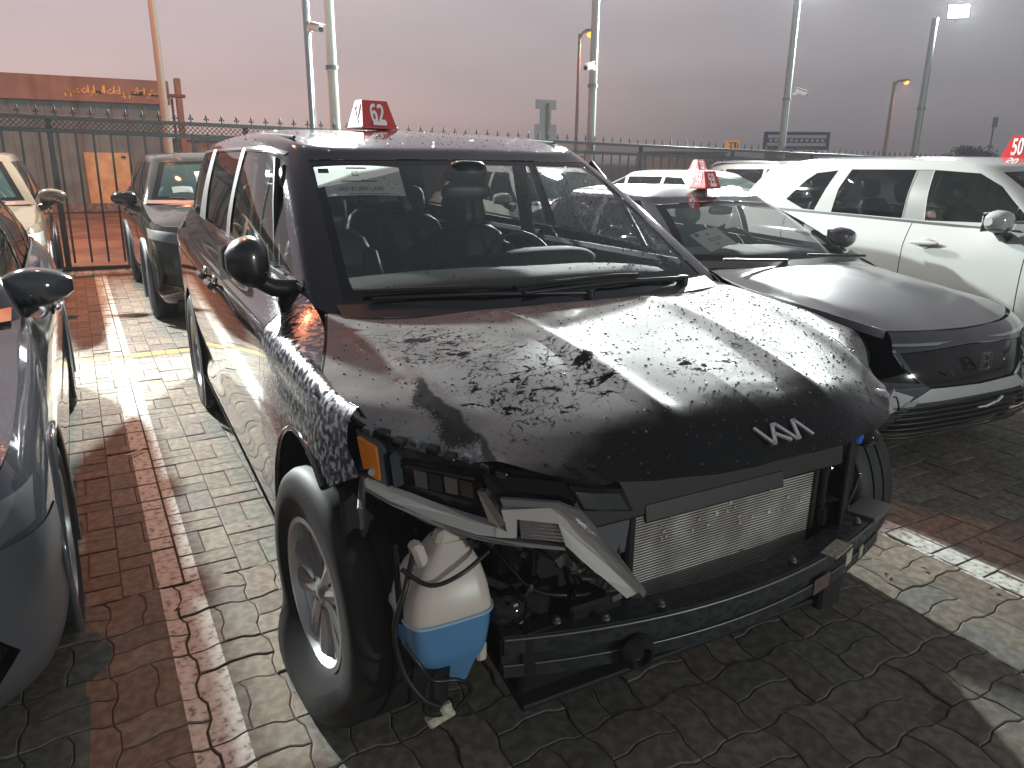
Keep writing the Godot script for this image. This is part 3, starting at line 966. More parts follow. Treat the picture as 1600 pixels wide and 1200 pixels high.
func mirror_unit(parent: Node, at: Vector3, side: float, body: Material, size := 1.0, wx := 1.0, hy := 1.0) -> void:
	# at: centre of the housing; the arm runs to the door
	var g := Geo.new()
	var rings := []
	var n := 14
	for i in 9:
		var t := i / 8.0
		var x := side * lerpf(-0.115, 0.125, t) * size * wx
		var k := pow(sin(PI * clampf(0.10 + 0.86 * t, 0, 1)), 0.45) 
		var ring := []
		for j in n:
			var a := TAU * j / n
			var cy := cos(a); var sz := sin(a)
			var yy := signf(cy) * pow(absf(cy), 0.75) * 0.088 * hy * k * (1.0 - 0.22 * t)
			var zz := (signf(sz) * pow(absf(sz), 0.8)) * (0.10 if sz > 0 else 0.045) * k
			ring.append(at + V(x, yy + 0.008 * t, zz) * V(1, size, size))
		rings.append(ring)
	g.loft(rings)
	var halves := cut(g, [W(at.x - 1, at.y - 0.3), W(at.x + 1, at.y - 0.3), W(at.x + 1, at.y - 0.028 * size), W(at.x - 1, at.y - 0.028 * size)], 2, -1.0)
	var low := Geo.new(); var up := Geo.new()
	for i in range(0, g.P.size(), 3):
		var c := (g.P[i] + g.P[i + 1] + g.P[i + 2]) / 3
		var dst := low if c.y < at.y - 0.035 * size else up
		for k in 3: dst.P.append(g.P[i + k]); dst.N.append(g.N[i + k])
	var o := part("side_mirror", up, body, parent)
	part("mirror_base", low.puffed(0.0), M.black_plastic, o)
	part("mirror_arm", Geo.new().tube([at + V(-side * 0.02, -0.06, 0.01) * size, at + V(-side * 0.09, -0.10, 0.01) * size, at + V(-side * 0.17, -0.11, 0.02) * size], 0.03 * size, 10, 0.04 * size), M.black_plastic, o)
	part("mirror_glass", Geo.new().box(at + V(0, 0, -0.046) * size, V(0.19, 0.13, 0.006) * size, Basis(), 0.002), M.chrome, o)

# ---------------------------------------------------------------- the damaged minivan
func build_van() -> void:
	var van := thing("damaged_minivan", "black wrecked minivan without its front bumper, number 62 sign on the roof, in the middle", "car", V(-0.012, 0, 0), deg_to_rad(-1.7))
	var paint: Material = M.van_paint
	# side shell (right half mirrored): columns run from the front backwards
	var cz := [0.48, 0.33, 0.14, -0.10, -0.36, -0.62, -1.30, -2.10, -2.75, -3.09, -3.50, -3.85, -4.10, -4.24, -4.29]
	var cx := [0.93, 0.955, 0.985, 0.995, 1.0, 1.0, 1.0, 1.0, 1.0, 1.0, 0.995, 0.975, 0.91, 0.62, 0.0]
	var creasey := [0.945, 0.95, 0.955, 0.972, 0.985, 1.0, 1.012, 1.028, 1.04, 1.047, 1.055, 1.06, 1.06, 1.06, 1.06]
	var beltx := [0.90, 0.905, 0.925, 0.915, 0.845, 0.845, 0.885, 0.888, 0.885, 0.88, 0.87, 0.85, 0.79, 0.52, 0.0]
	var belty := [0.95, 0.955, 0.962, 0.992, 1.045, 1.10, 1.152, 1.172, 1.186, 1.193, 1.2, 1.208, 1.213, 1.217, 1.217]
	var beltz := [0.46, 0.30, 0.13, -0.10, -0.36, -0.58, -1.30, -2.10, -2.75, -3.09, -3.5, -3.84, -4.06, -4.18, -4.22]
	var rows := []
	for r in [[0.21, 0.915, -0.06], [0.255, 0.965, -0.015], [0.33, 0.99, 0.0], [0.46, 0.982, 0.0], [0.62, 1.0, 0.0], [0.78, 1.003, 0.0], [-0.06, 0.996, 0.0], [0.0, 0.985, 0.0], [0.03, 0.958, 0.0]]:
		var row := []
		for c in cz.size():
			var y: float = r[0] if r[0] > 0.1 else creasey[c] + r[0]
			if r[0] > 0.1 and c == 0: y = minf(y, 0.93)
			row.append(V(cx[c] * r[1], y, cz[c] + (r[2] if c < 2 else (-r[2] if c > 11 else 0.0))))
		rows.append(row)
	var row6 := []; var row7 := []
	for c in cz.size():
		var lo: Vector3 = rows[rows.size() - 1][c]
		var b := V(beltx[c], belty[c], beltz[c])
		row6.append(lo.lerp(b, 0.5) + V(0.006, 0.004, 0) * (1.0 if c > 3 else 0.0)); row7.append(b)
	rows.append(row6); rows.append(row7)
	var side := grid_geo(fine_grid(rows, 6, 4), V(0, 0.7, -2.0))
	# drop everything before the head lamp line and below the broken bumper line
	var r1 := cut(side, [W(0.215, 1.2), W(0.27, 0.90), W(0.335, 0.845), W(0.9, 0.845), W(0.9, 1.2)], 0, -1.0)
	side = r1[1]
	side = cut(side, [W(0.36, 0.86), W(0.9, 0.86), W(0.9, 0.1), W(0.0, 0.1), W(0.0, 0.675)], 0, -1.0)[1]
	side = cut(side, circle(W(-0.07, 0.365), 0.448, 30), 0, -1.0)[1]
	side = cut(side, circle(W(-3.09, 0.365), 0.412, 28), 0, -1.0)[1]
	# sill strip in grey plastic
	var sp := cut(side, [W(-0.30, 0.0), W(-2.9, 0.0), W(-2.9, 0.315), W(-0.30, 0.315)], 0, -1.0)
	both("sill_trim", sp[0].puffed(0.006), M.grey_plastic, van); side = sp[1]
	# panel gaps
	var gp := []
	gp += strip([W(-0.60, 1.2), W(-0.585, 0.98), W(-0.66, 0.76), W(-0.665, 0.3)], 0.006)
	gp += strip([W(-1.93, 1.2), W(-1.90, 0.95), W(-1.86, 0.3)], 0.006)
	gp += strip([W(-2.96, 1.22), W(-2.93, 1.0), W(-2.60, 0.62), W(-2.56, 0.3)], 0.006)
	gp += strip([W(-1.93, 0.965), W(-4.0, 0.99)], 0.012).slice(0, 1)
	var gr := cuts(side, gp, 0, -1.0)
	both("panel_gap", gr[0].puffed(-0.006), M.gap, van); side = gr[1]
	var fen := cut(side, [W(0.6, 0.0), W(0.6, 1.5), W(-0.597, 1.5), W(-0.588, 0.98), W(-0.66, 0.76), W(-0.665, 0.0)], 0, -1.0)
	# the polygon above is not quite convex at the door line: take it in two pieces
	fen = cut(side, [W(0.6, 0.76), W(0.6, 1.5), W(-0.60, 1.5), W(-0.586, 0.98), W(-0.655, 0.76)], 0, -1.0)
	var fen2 := cut(fen[1], [W(0.6, 0.0), W(0.6, 0.76), W(-0.66, 0.76), W(-0.665, 0.0)], 0, -1.0)
	var fg: Geo = fen[0].add(fen2[0])
	part("fender", fg, paint, van, 1)
	part("fender", fg.mirrored(), M.van_crinkle, van, 1).set_meta("label", "scuffed and crinkled fender above the flat tyre")
	var fd := cut(fen2[1], [W(-0.5, 0.0), W(-0.5, 1.5), W(-1.93, 1.5), W(-1.90, 0.95), W(-1.86, 0.0)], 0, -1.0)
	both("front_door", fd[0], paint, van)
	var sd := cut(fd[1], [W(-1.8, 0.0), W(-1.8, 1.5), W(-2.96, 1.5), W(-2.93, 1.0), W(-2.56, 0.0)], 0, -1.0)
	both("sliding_door", sd[0], paint, van)
	both("quarter_panel", sd[1], paint, van)
	# arch lips and wheel houses
	for az in [0.0, -3.09]:
		var lip := Geo.new()
		var pts := []
		for k in range(-4, 23):
			var a := PI * (k / 18.0)
			if az == 0.0 and k < 6: continue
			var ra := 0.450 if az == 0.0 else 0.414
			pts.append(V(0.994, 0.365 + sin(a) * ra, (-0.07 if az == 0.0 else az) + cos(a) * ra))
		lip.tube(pts, 0.011, 6)
		both("arch_lip", lip, paint, van)
		var li := Geo.new()
		for k in 24:
			if az == 0.0 and k < 9: continue
			var a0 := PI * (k - 3) / 18.0; var a1 := PI * (k - 2) / 18.0
			var c := V(0, 0.36, az if az < 0.0 else -0.07)
			var rl := 0.43 if az < 0.0 else 0.46
			var q := func(a: float, x: float) -> Vector3: return c + V(x, sin(a) * rl, cos(a) * rl)
			li.fquad(q.call(a0, 0.99), q.call(a1, 0.99), q.call(a1, 0.62), q.call(a0, 0.62), -V(0, sin(a0), cos(a0)))
		if az < 0.0: li.lathe([W(0.0, 0.62), W(0.43, 0.62)], 20, Transform3D(Basis(V(0, 0, 1), V(1, 0, 0), V(0, 1, 0)), V(0, 0.36, az)))
		both("wheel_liner", li, M.black_matte, van)
	part("underbody", Geo.new().box(V(0, 0.30, -2.2), V(1.7, 0.12, 4.0), Basis(), 0.02), M.black_matte, van)
	for s in [-1.0, 1.0]:
		for k in 2:
			var hd := Geo.new()
			var hz: float = -1.73 if k == 0 else -2.06
			hd.box(V(s * 1.018, 0.985, hz), V(0.028, 0.034, 0.20), Basis(Vector3.RIGHT, -0.05), 0.011)
			hd.ball(V(s * 0.992, 0.985, hz), V(0.012, 0.045, 0.07), Basis(), 10)
			part("door_handle", hd, M.chrome_dark, van)
	# bonnet
	var hr := [
		[V(0, 1.062, -0.30), V(0.35, 1.057, -0.325), V(0.62, 1.047, -0.385), V(0.805, 1.062, -0.46)],
		[V(0, 1.048, -0.05), V(0.35, 1.047, -0.07), V(0.66, 1.028, -0.13), V(0.872, 1.022, -0.22)],
		[V(0, 1.018, 0.20), V(0.35, 1.017, 0.18), V(0.68, 0.988, 0.10), V(0.948, 0.974, 0.02)],
		[V(0, 0.984, 0.42), V(0.33, 0.972, 0.39), V(0.65, 0.947, 0.27), V(0.94, 0.960, 0.12)],
		[V(0, 0.938, 0.585), V(0.31, 0.932, 0.55), V(0.60, 0.907, 0.40), V(0.90, 0.922, 0.20)],
		[V(0, 0.886, 0.66), V(0.30, 0.883, 0.63), V(0.57, 0.882, 0.47), V(0.85, 0.895, 0.255)],
		[V(0, 0.846, 0.70), V(0.30, 0.846, 0.675), V(0.56, 0.852, 0.56), V(0.83, 0.872, 0.275)]]
	var hg := fine_grid(hr, 30, 7)
	for i in hg.size():
		for k in hg[i].size():
			var p: Vector3 = hg[i][k]
			var fz := smoothstep(-0.34, -0.2, p.z) * (1.0 - smoothstep(0.46, 0.63, p.z))
			var rx := lerpf(0.315, 0.255, clampf((p.z + 0.3) / 0.9, 0, 1))
			var d := p.x - rx
			var hgt := 0.017 * (exp(-pow(d / 0.020, 2.0)) if d > 0 else exp(-pow(d / 0.045, 2.0)))
			var ox := lerpf(0.775, 0.66, clampf((p.z + 0.2) / 0.7, 0, 1))
			var e := p.x - ox
			hgt += 0.016 * (exp(-pow(e / 0.025, 2.0)) if e > 0 else exp(-pow(e / 0.07, 2.0)))
			p.y += hgt * fz
			# small dents of the impact along the front edge
			if i > hg.size() - 9:
				p.z -= 0.008 * maxf(0.0, sin(p.x * 23.0 + 1.0)) * (i - hg.size() + 8) / 8.0
			hg[i][k] = p
	droplets(van, grid_geo(hg, V(0, 0.2, 0)), 2600, 91, 0.0012, 0.0042, func(p: Vector3, q: float) -> bool: return q < 0.35 + 0.6 * smoothstep(-0.2, 0.8, p.x))
	var hood := whole("hood", grid_geo(hg, V(0, 0.2, 0)), M.van_hood, van)
	# turned-under front edge of the bonnet
	var edge := []
	for k in hg[0].size(): edge.append(hg[hg.size() - 1][k])
	var under := Geo.new()
	for k in edge.size() - 1:
		var a: Vector3 = edge[k]; var b: Vector3 = edge[k + 1]
		under.fquad(a, b, b + V(0, -0.012, -0.05), a + V(0, -0.012, -0.05), V(0, -1, 0.1))
	whole("hood_edge", under, M.bare_metal, hood)
	var seam := []
	for i in hg.size(): seam.append(hg[i][hg[i].size() - 1] + V(0.004, -0.006, 0))
	both("hood_gap", Geo.new().tube(seam, 0.006, 5), M.gap, van)
	# emblem
	var em := [[[0.0, 0.95], [0.13, 0.06], [0.17, 0.06], [0.37, 0.96], [0.45, 0.96], [0.625, 0.06], [0.69, 0.06], [0.82, 0.96], [0.87, 0.96], [1.0, 0.1]], [[0.30, 0.50], [0.50, 0.06]]]
	var et := Transform3D(Basis(V(1, 0, 0), V(0, 0.49, -0.872), V(0, 0.872, 0.49)), V(-0.062, 0.8825, 0.679))
	var es := []
	for l in em: es.append(l.map(func(p): return W(p[0] * 0.155, p[1] * 0.056)))
	part("emblem", strokes(es, 0.0095, 0.005, et), M.emblem, hood)
	# greenhouse: rings from the windscreen round to the tailgate
	var zs := [
		[V(0, 1.062, -0.305), V(0.35, 1.057, -0.33), V(0.62, 1.05, -0.39), V(0.80, 1.062, -0.465), V(0.845, 1.10, -0.58), V(0.885, 1.152, -1.30), V(0.888, 1.172, -2.10), V(0.883, 1.189, -2.90), V(0.862, 1.205, -3.66), V(0.77, 1.213, -4.06), V(0.42, 1.217, -4.20), V(0, 1.217, -4.23)],
		[V(0, 1.21, -0.555), V(0.34, 1.205, -0.575), V(0.595, 1.20, -0.625), V(0.772, 1.20, -0.69), V(0.818, 1.225, -0.80), V(0.862, 1.265, -1.38), V(0.866, 1.28, -2.12), V(0.86, 1.29, -2.92), V(0.84, 1.30, -3.7), V(0.74, 1.31, -4.07), V(0.4, 1.32, -4.19), V(0, 1.32, -4.22)],
		[V(0, 1.385, -0.875), V(0.32, 1.382, -0.89), V(0.558, 1.378, -0.93), V(0.715, 1.378, -0.985), V(0.768, 1.40, -1.10), V(0.815, 1.42, -1.56), V(0.82, 1.43, -2.2), V(0.815, 1.435, -2.95), V(0.80, 1.44, -3.7), V(0.69, 1.45, -4.03), V(0.37, 1.455, -4.13), V(0, 1.455, -4.16)],
		[V(0, 1.545, -1.20), V(0.30, 1.543, -1.21), V(0.53, 1.54, -1.235), V(0.658, 1.54, -1.28), V(0.713, 1.555, -1.40), V(0.757, 1.575, -1.76), V(0.762, 1.58, -2.3), V(0.76, 1.578, -3.0), V(0.742, 1.57, -3.7), V(0.62, 1.575, -3.97), V(0.33, 1.58, -4.05), V(0, 1.582, -4.07)],
		[V(0, 1.582, -1.29), V(0.29, 1.58, -1.30), V(0.5, 1.578, -1.32), V(0.61, 1.586, -1.37), V(0.665, 1.603, -1.48), V(0.712, 1.627, -1.84), V(0.722, 1.635, -2.35), V(0.718, 1.632, -3.0), V(0.69, 1.617, -3.65), V(0.57, 1.61, -3.88), V(0.3, 1.615, -3.95), V(0, 1.617, -3.97)],
		[V(0, 1.645, -1.66), V(0.2, 1.644, -1.67), V(0.35, 1.642, -1.70), V(0.45, 1.645, -1.77), V(0.50, 1.653, -1.87), V(0.53, 1.668, -2.1), V(0.54, 1.675, -2.5), V(0.53, 1.672, -3.0), V(0.50, 1.657, -3.45), V(0.40, 1.65, -3.6), V(0.2, 1.652, -3.68), V(0, 1.653, -3.7)],
		[V(0, 1.678, -2.05), V(0, 1.679, -2.08), V(0, 1.680, -2.12), V(0, 1.682, -2.2), V(0, 1.684, -2.28), V(0, 1.686, -2.4), V(0, 1.687, -2.55), V(0, 1.686, -2.8), V(0, 1.683, -3.0), V(0, 1.68, -3.1), V(0, 1.679, -3.15), V(0, 1.678, -3.2)]]
	var cab := grid_geo(fine_grid(zs, 6, 5), V(0, 1.0, -2.2))
	# windscreen
	var ws := cut(cab, [W(-0.001, 1.080), W(0.745, 1.088), W(0.648, 1.528), W(-0.001, 1.534)], 2, 0.1)
	cab = ws[1]
	var wsi := cut(ws[0], [W(-0.001, 1.115), W(0.700, 1.120), W(0.700, 1.16), W(0.622, 1.504), W(-0.001, 1.514)], 2, -1.0)
	droplets(van, wsi[0], 2400, 92, 0.0013, 0.0040, func(p: Vector3, q: float) -> bool: return q < 0.12 + 0.88 * smoothstep(0.05, 0.55, p.x))
	var wsg := whole("windscreen", wsi[0].puffed(-0.003), M.glass_wind, van)
	whole("windscreen_border", wsi[1].puffed(-0.003), M.black_gloss, wsg)
	# side glass
	var win_f := [W(-0.70, 1.135), W(-1.86, 1.182), W(-1.925, 1.38), W(-1.955, 1.562), W(-1.52, 1.556), W(-1.36, 1.535)]
	var win_r := [W(-1.985, 1.186), W(-2.80, 1.203), W(-2.90, 1.35), W(-2.97, 1.562), W(-2.06, 1.565), W(-2.03, 1.38)]
	var win_q := [W(-3.12, 1.215), W(-3.78, 1.225), W(-3.66, 1.55), W(-3.13, 1.56)]
	var blk := [W(-1.84, 1.16), W(-2.0, 1.165), W(-2.08, 1.585), W(-1.94, 1.585)]
	for w in [[win_f, "front_window"], [win_r, "sliding_window"], [win_q, "quarter_window"]]:
		var c := cut(cab, w[0], 0, 0.35)
		cab = c[1]
		both(w[1], c[0].puffed(-0.004), M.glass_side if w[1] == "front_window" else M.glass_dark, van)
	var bp := cut(cab, [W(-1.87, 1.172), W(-1.985, 1.176), W(-2.055, 1.578), W(-1.96, 1.576)], 0, 0.35)
	cab = bp[1]
	both("pillar_trim", bp[0].puffed(0.002), M.pillar, van)
	var cp := cut(cab, [W(-2.81, 1.18), W(-3.11, 1.19), W(-3.12, 1.58), W(-2.98, 1.578)], 0, 0.35)
	cab = cp[1]
	both("bright_pillar", cp[0].puffed(0.004), M.satin, van)
	var tr := cuts(cab, strip([W(-0.62, 1.118), W(-1.3, 1.158), W(-2.1, 1.178), W(-2.9, 1.192), W(-3.9, 1.213)], 0.016), 0, 0.35)
	cab = tr[1]
	both("belt_moulding", tr[0].puffed(0.005), M.chrome, van)
	var tr2 := cuts(cab, strip([W(-1.36, 1.548), W(-1.55, 1.57), W(-1.95, 1.575), W(-3.0, 1.574), W(-3.7, 1.565)], 0.013), 0, 0.35)
	cab = tr2[1]
	both("top_moulding", tr2[0].puffed(0.004), M.chrome, van)
	var rg := cut(cab, [W(-0.001, 1.24), W(0.62, 1.24), W(0.56, 1.54), W(-0.001, 1.55)], 2, -1.0)
	var back := Geo.new(); var body := Geo.new()
	for i in range(0, cab.P.size(), 3):
		var c := (cab.P[i] + cab.P[i + 1] + cab.P[i + 2]) / 3
		var is_back := c.z < -3.9 and c.y > 1.25 and c.y < 1.56 and c.x < 0.66
		var dst := back if is_back else body
		for k in 3: dst.P.append(cab.P[i + k]); dst.N.append(cab.N[i + k])
	whole("rear_window", back.puffed(-0.003), M.glass_dark, van)
	var roof := Geo.new(); var pil := Geo.new()
	for i in range(0, body.P.size(), 3):
		var c := (body.P[i] + body.P[i + 1] + body.P[i + 2]) / 3
		var dst := roof if c.y > 1.56 else pil
		for k in 3: dst.P.append(body.P[i + k]); dst.N.append(body.N[i + k])
	droplets(van, roof, 1600, 93, 0.0014, 0.004, func(p: Vector3, q: float) -> bool: return q < 0.3 + 0.7 * smoothstep(-1.9, -1.4, p.z))
	whole("roof", roof, M.van_paint, van)
	both("pillars", pil, M.van_paint, van)
	for s in [-1.0, 1.0]:
		var rr := []
		for p in [V(0.640, 1.617, -1.5), V(0.672, 1.637, -1.9), V(0.68, 1.643, -2.4), V(0.676, 1.64, -3.0), V(0.65, 1.624, -3.6)]: rr.append(V(p.x * s, p.y, p.z))
		part("roof_seam", Geo.new().tube(curve(rr, 6), 0.007, 5), M.gap, van)
		part("window_divider", Geo.new().tube([V(s * 0.85, 1.145, -0.99), V(s * 0.806, 1.36, -1.15), V(s * 0.752, 1.525, -1.33)], 0.013, 6), M.black_plastic, van)
		if s < 0.0: mirror_unit(van, V(s * 0.995, 1.20, -0.72), s, M.mirror_cap, 0.86, 0.62, 1.25)
	# cowl and wipers
	var cw := Geo.new()
	for k in 14:
		var x0 := -0.77 + 0.11 * k; var x1 := x0 + 0.11
		var zz := func(x: float) -> float: return -0.315 - 0.2 * x * x
		cw.fquad(V(x0, 1.052, zz.call(x0) + 0.03), V(x1, 1.052, zz.call(x1) + 0.03), V(x1, 1.082, zz.call(x1) - 0.05), V(x0, 1.082, zz.call(x0) - 0.05), V(0, 1, 0.6))
	part("cowl", cw, M.black_plastic, van)
	for wp in [[V(0.10, 1.082, -0.335), V(-0.30, 1.10, -0.375), V(-0.66, 1.098, -0.46)], [V(0.60, 1.09, -0.42), V(0.25, 1.105, -0.37), V(-0.16, 1.098, -0.345)]]:
		var arm := Geo.new().tube(wp, 0.011, 6, 0.006)
		var o := part("wiper", arm, M.black_plastic, van)
		part("wiper_blade", Geo.new().tube([wp[1].lerp(wp[0], 0.35) + V(0, 0.018, -0.03), wp[1] + V(0, 0.02, -0.028), wp[2] + V(-0.02, 0.02, -0.03)], 0.008, 5), M.black_matte, o)
		part("wiper_pivot", Geo.new().tube([wp[0] + V(0, -0.03, 0), wp[0] + V(0, 0.012, 0)], 0.02, 10), M.black_plastic, o)
	# cabin
	part("floor", Geo.new().box(V(0, 0.42, -2.2), V(1.6, 0.05, 3.7)), M.black_matte, van)
	var ds := part("dashboard", Geo.new().ball(V(0, 0.98, -0.86), V(0.78, 0.13, 0.36), Basis(Vector3.RIGHT, -0.1), 20, 0.5), M.dash, van)
	part("instrument_hood", Geo.new().ball(V(0.36, 1.10, -1.06), V(0.24, 0.06, 0.10), Basis(), 14, 0.7), M.dash, ds)
	part("screen", Geo.new().box(V(0.18, 1.07, -1.17), V(0.62, 0.11, 0.02), Basis(Vector3.RIGHT, 0.2), 0.004), M.black_gloss, ds)
	var sw := Geo.new()
	var ring := []
	var sb := Basis(Vector3.RIGHT, -0.45)
	for k in 25: ring.append(V(0.37, 1.03, -1.32) + sb * V(cos(TAU * k / 24.0) * 0.18, sin(TAU * k / 24.0) * 0.18, 0))
	sw.tube(ring, 0.015, 8, -1, false)
	sw.ball(V(0.37, 1.03, -1.31), V(0.075, 0.06, 0.03), sb, 12)
	sw.box(V(0.37, 1.03, -1.315), V(0.3, 0.035, 0.015), sb, 0.005).box(V(0.37, 0.95, -1.29), V(0.05, 0.14, 0.015), sb, 0.005)
	part("steering_wheel", sw, M.leather, van)
	for z in [-1.62, -2.55, -3.3]:
		for x in [-0.40, 0.40]: seat(van, x, z)
	part("door_card", Geo.new().box(V(0.82, 0.85, -1.3), V(0.06, 0.55, 1.3), Basis(), 0.02).box(V(0.82, 0.85, -2.5), V(0.06, 0.6, 1.2), Basis(), 0.02).box(V(-0.82, 0.85, -1.3), V(0.06, 0.55, 1.3), Basis(), 0.02).box(V(-0.82, 0.85, -2.5), V(0.06, 0.6, 1.2), Basis(), 0.02), M.dash, van)
	part("headliner", Geo.new().box(V(0, 1.56, -2.6), V(1.2, 0.02, 2.4), Basis(), 0.008), M.liner, van)
	for s in [-1.0, 1.0]:
		part("belt_pillar", Geo.new().box(V(s * 0.74, 1.3, -1.98), V(0.04, 0.6, 0.12), Basis(Vector3.FORWARD, -s * 0.18), 0.015), M.dash, van)
	var rm := part("rear_view_mirror", Geo.new().ball(V(0.0, 1.40, -1.16), V(0.12, 0.036, 0.022), Basis(), 14, 0.6), M.black_plastic, van)
	part("sensor_cover", Geo.new().ball(V(0.0, 1.48, -1.16), V(0.09, 0.05, 0.06), Basis(), 12, 0.6), M.black_plastic, rm)
	# wheels: the right front one is flat
	wheel(van, V(-0.89, 0.335, -0.07), -1.0, 0.366, 0.235, 0.216, 0, 0.09, 1.0)
	wheel(van, V(0.885, 0.36, -0.03), 1.0, 0.366, 0.235, 0.216, 0, 0.09)
	for s in [-1.0, 1.0]: wheel(van, V(s * 0.885, 0.362, -3.09), s, 0.366, 0.235, 0.216, 0)
	build_van_front(van)

func lamp_z(x: float) -> float:
	var gx := [0.0, 0.3, 0.5, 0.68, 0.82, 0.92, 1.0]; var gz := [0.70, 0.675, 0.595, 0.46, 0.30, 0.21, 0.12]
	var a := absf(x)
	for i in 6:
		if a <= gx[i + 1]: return lerpf(gz[i], gz[i + 1], (a - gx[i]) / (gx[i + 1] - gx[i]))
	return 0.1

# a plate that follows the curved face of the lamp: polygon in (x, y), thickness, pushed out by off
func lamp_plate(poly: Array, off: float, th: float, side := 1.0) -> Geo:
	var pv := PackedVector2Array()
	for i in poly.size():
		var a: Vector2 = poly[i]; var b: Vector2 = poly[(i + 1) % poly.size()]
		var n := maxi(1, int(a.distance_to(b) / 0.03))
		for k in n: pv.append(a.lerp(b, float(k) / n))
	var g := Geo.new()
	var ids := Geometry2D.triangulate_polygon(pv)
	var f := func(p: Vector2, o: float) -> Vector3:
		var s := (lamp_z(p.x + 0.02) - lamp_z(p.x - 0.02)) / 0.04
		var n := V(-s, 0.0, 1.0).normalized()
		return V(p.x, p.y, lamp_z(p.x)) + n * o
	for i in range(0, ids.size(), 3):
		g.ftri(f.call(pv[ids[i]], off), f.call(pv[ids[i + 1]], off), f.call(pv[ids[i + 2]], off), V(-0.4, 0, 1))
	var c := Vector2.ZERO
	for p in pv: c += p / pv.size()
	for i in pv.size():
		var j := (i + 1) % pv.size()
		var o2 := (pv[i] + pv[j]) * 0.5 - c
		g.fquad(f.call(pv[i], off), f.call(pv[j], off), f.call(pv[j], off - th), f.call(pv[i], off - th), V(o2.x, o2.y, 0))
	return g

func P2(l: Array) -> Array: return l.map(func(p): return W(p[0], p[1]))

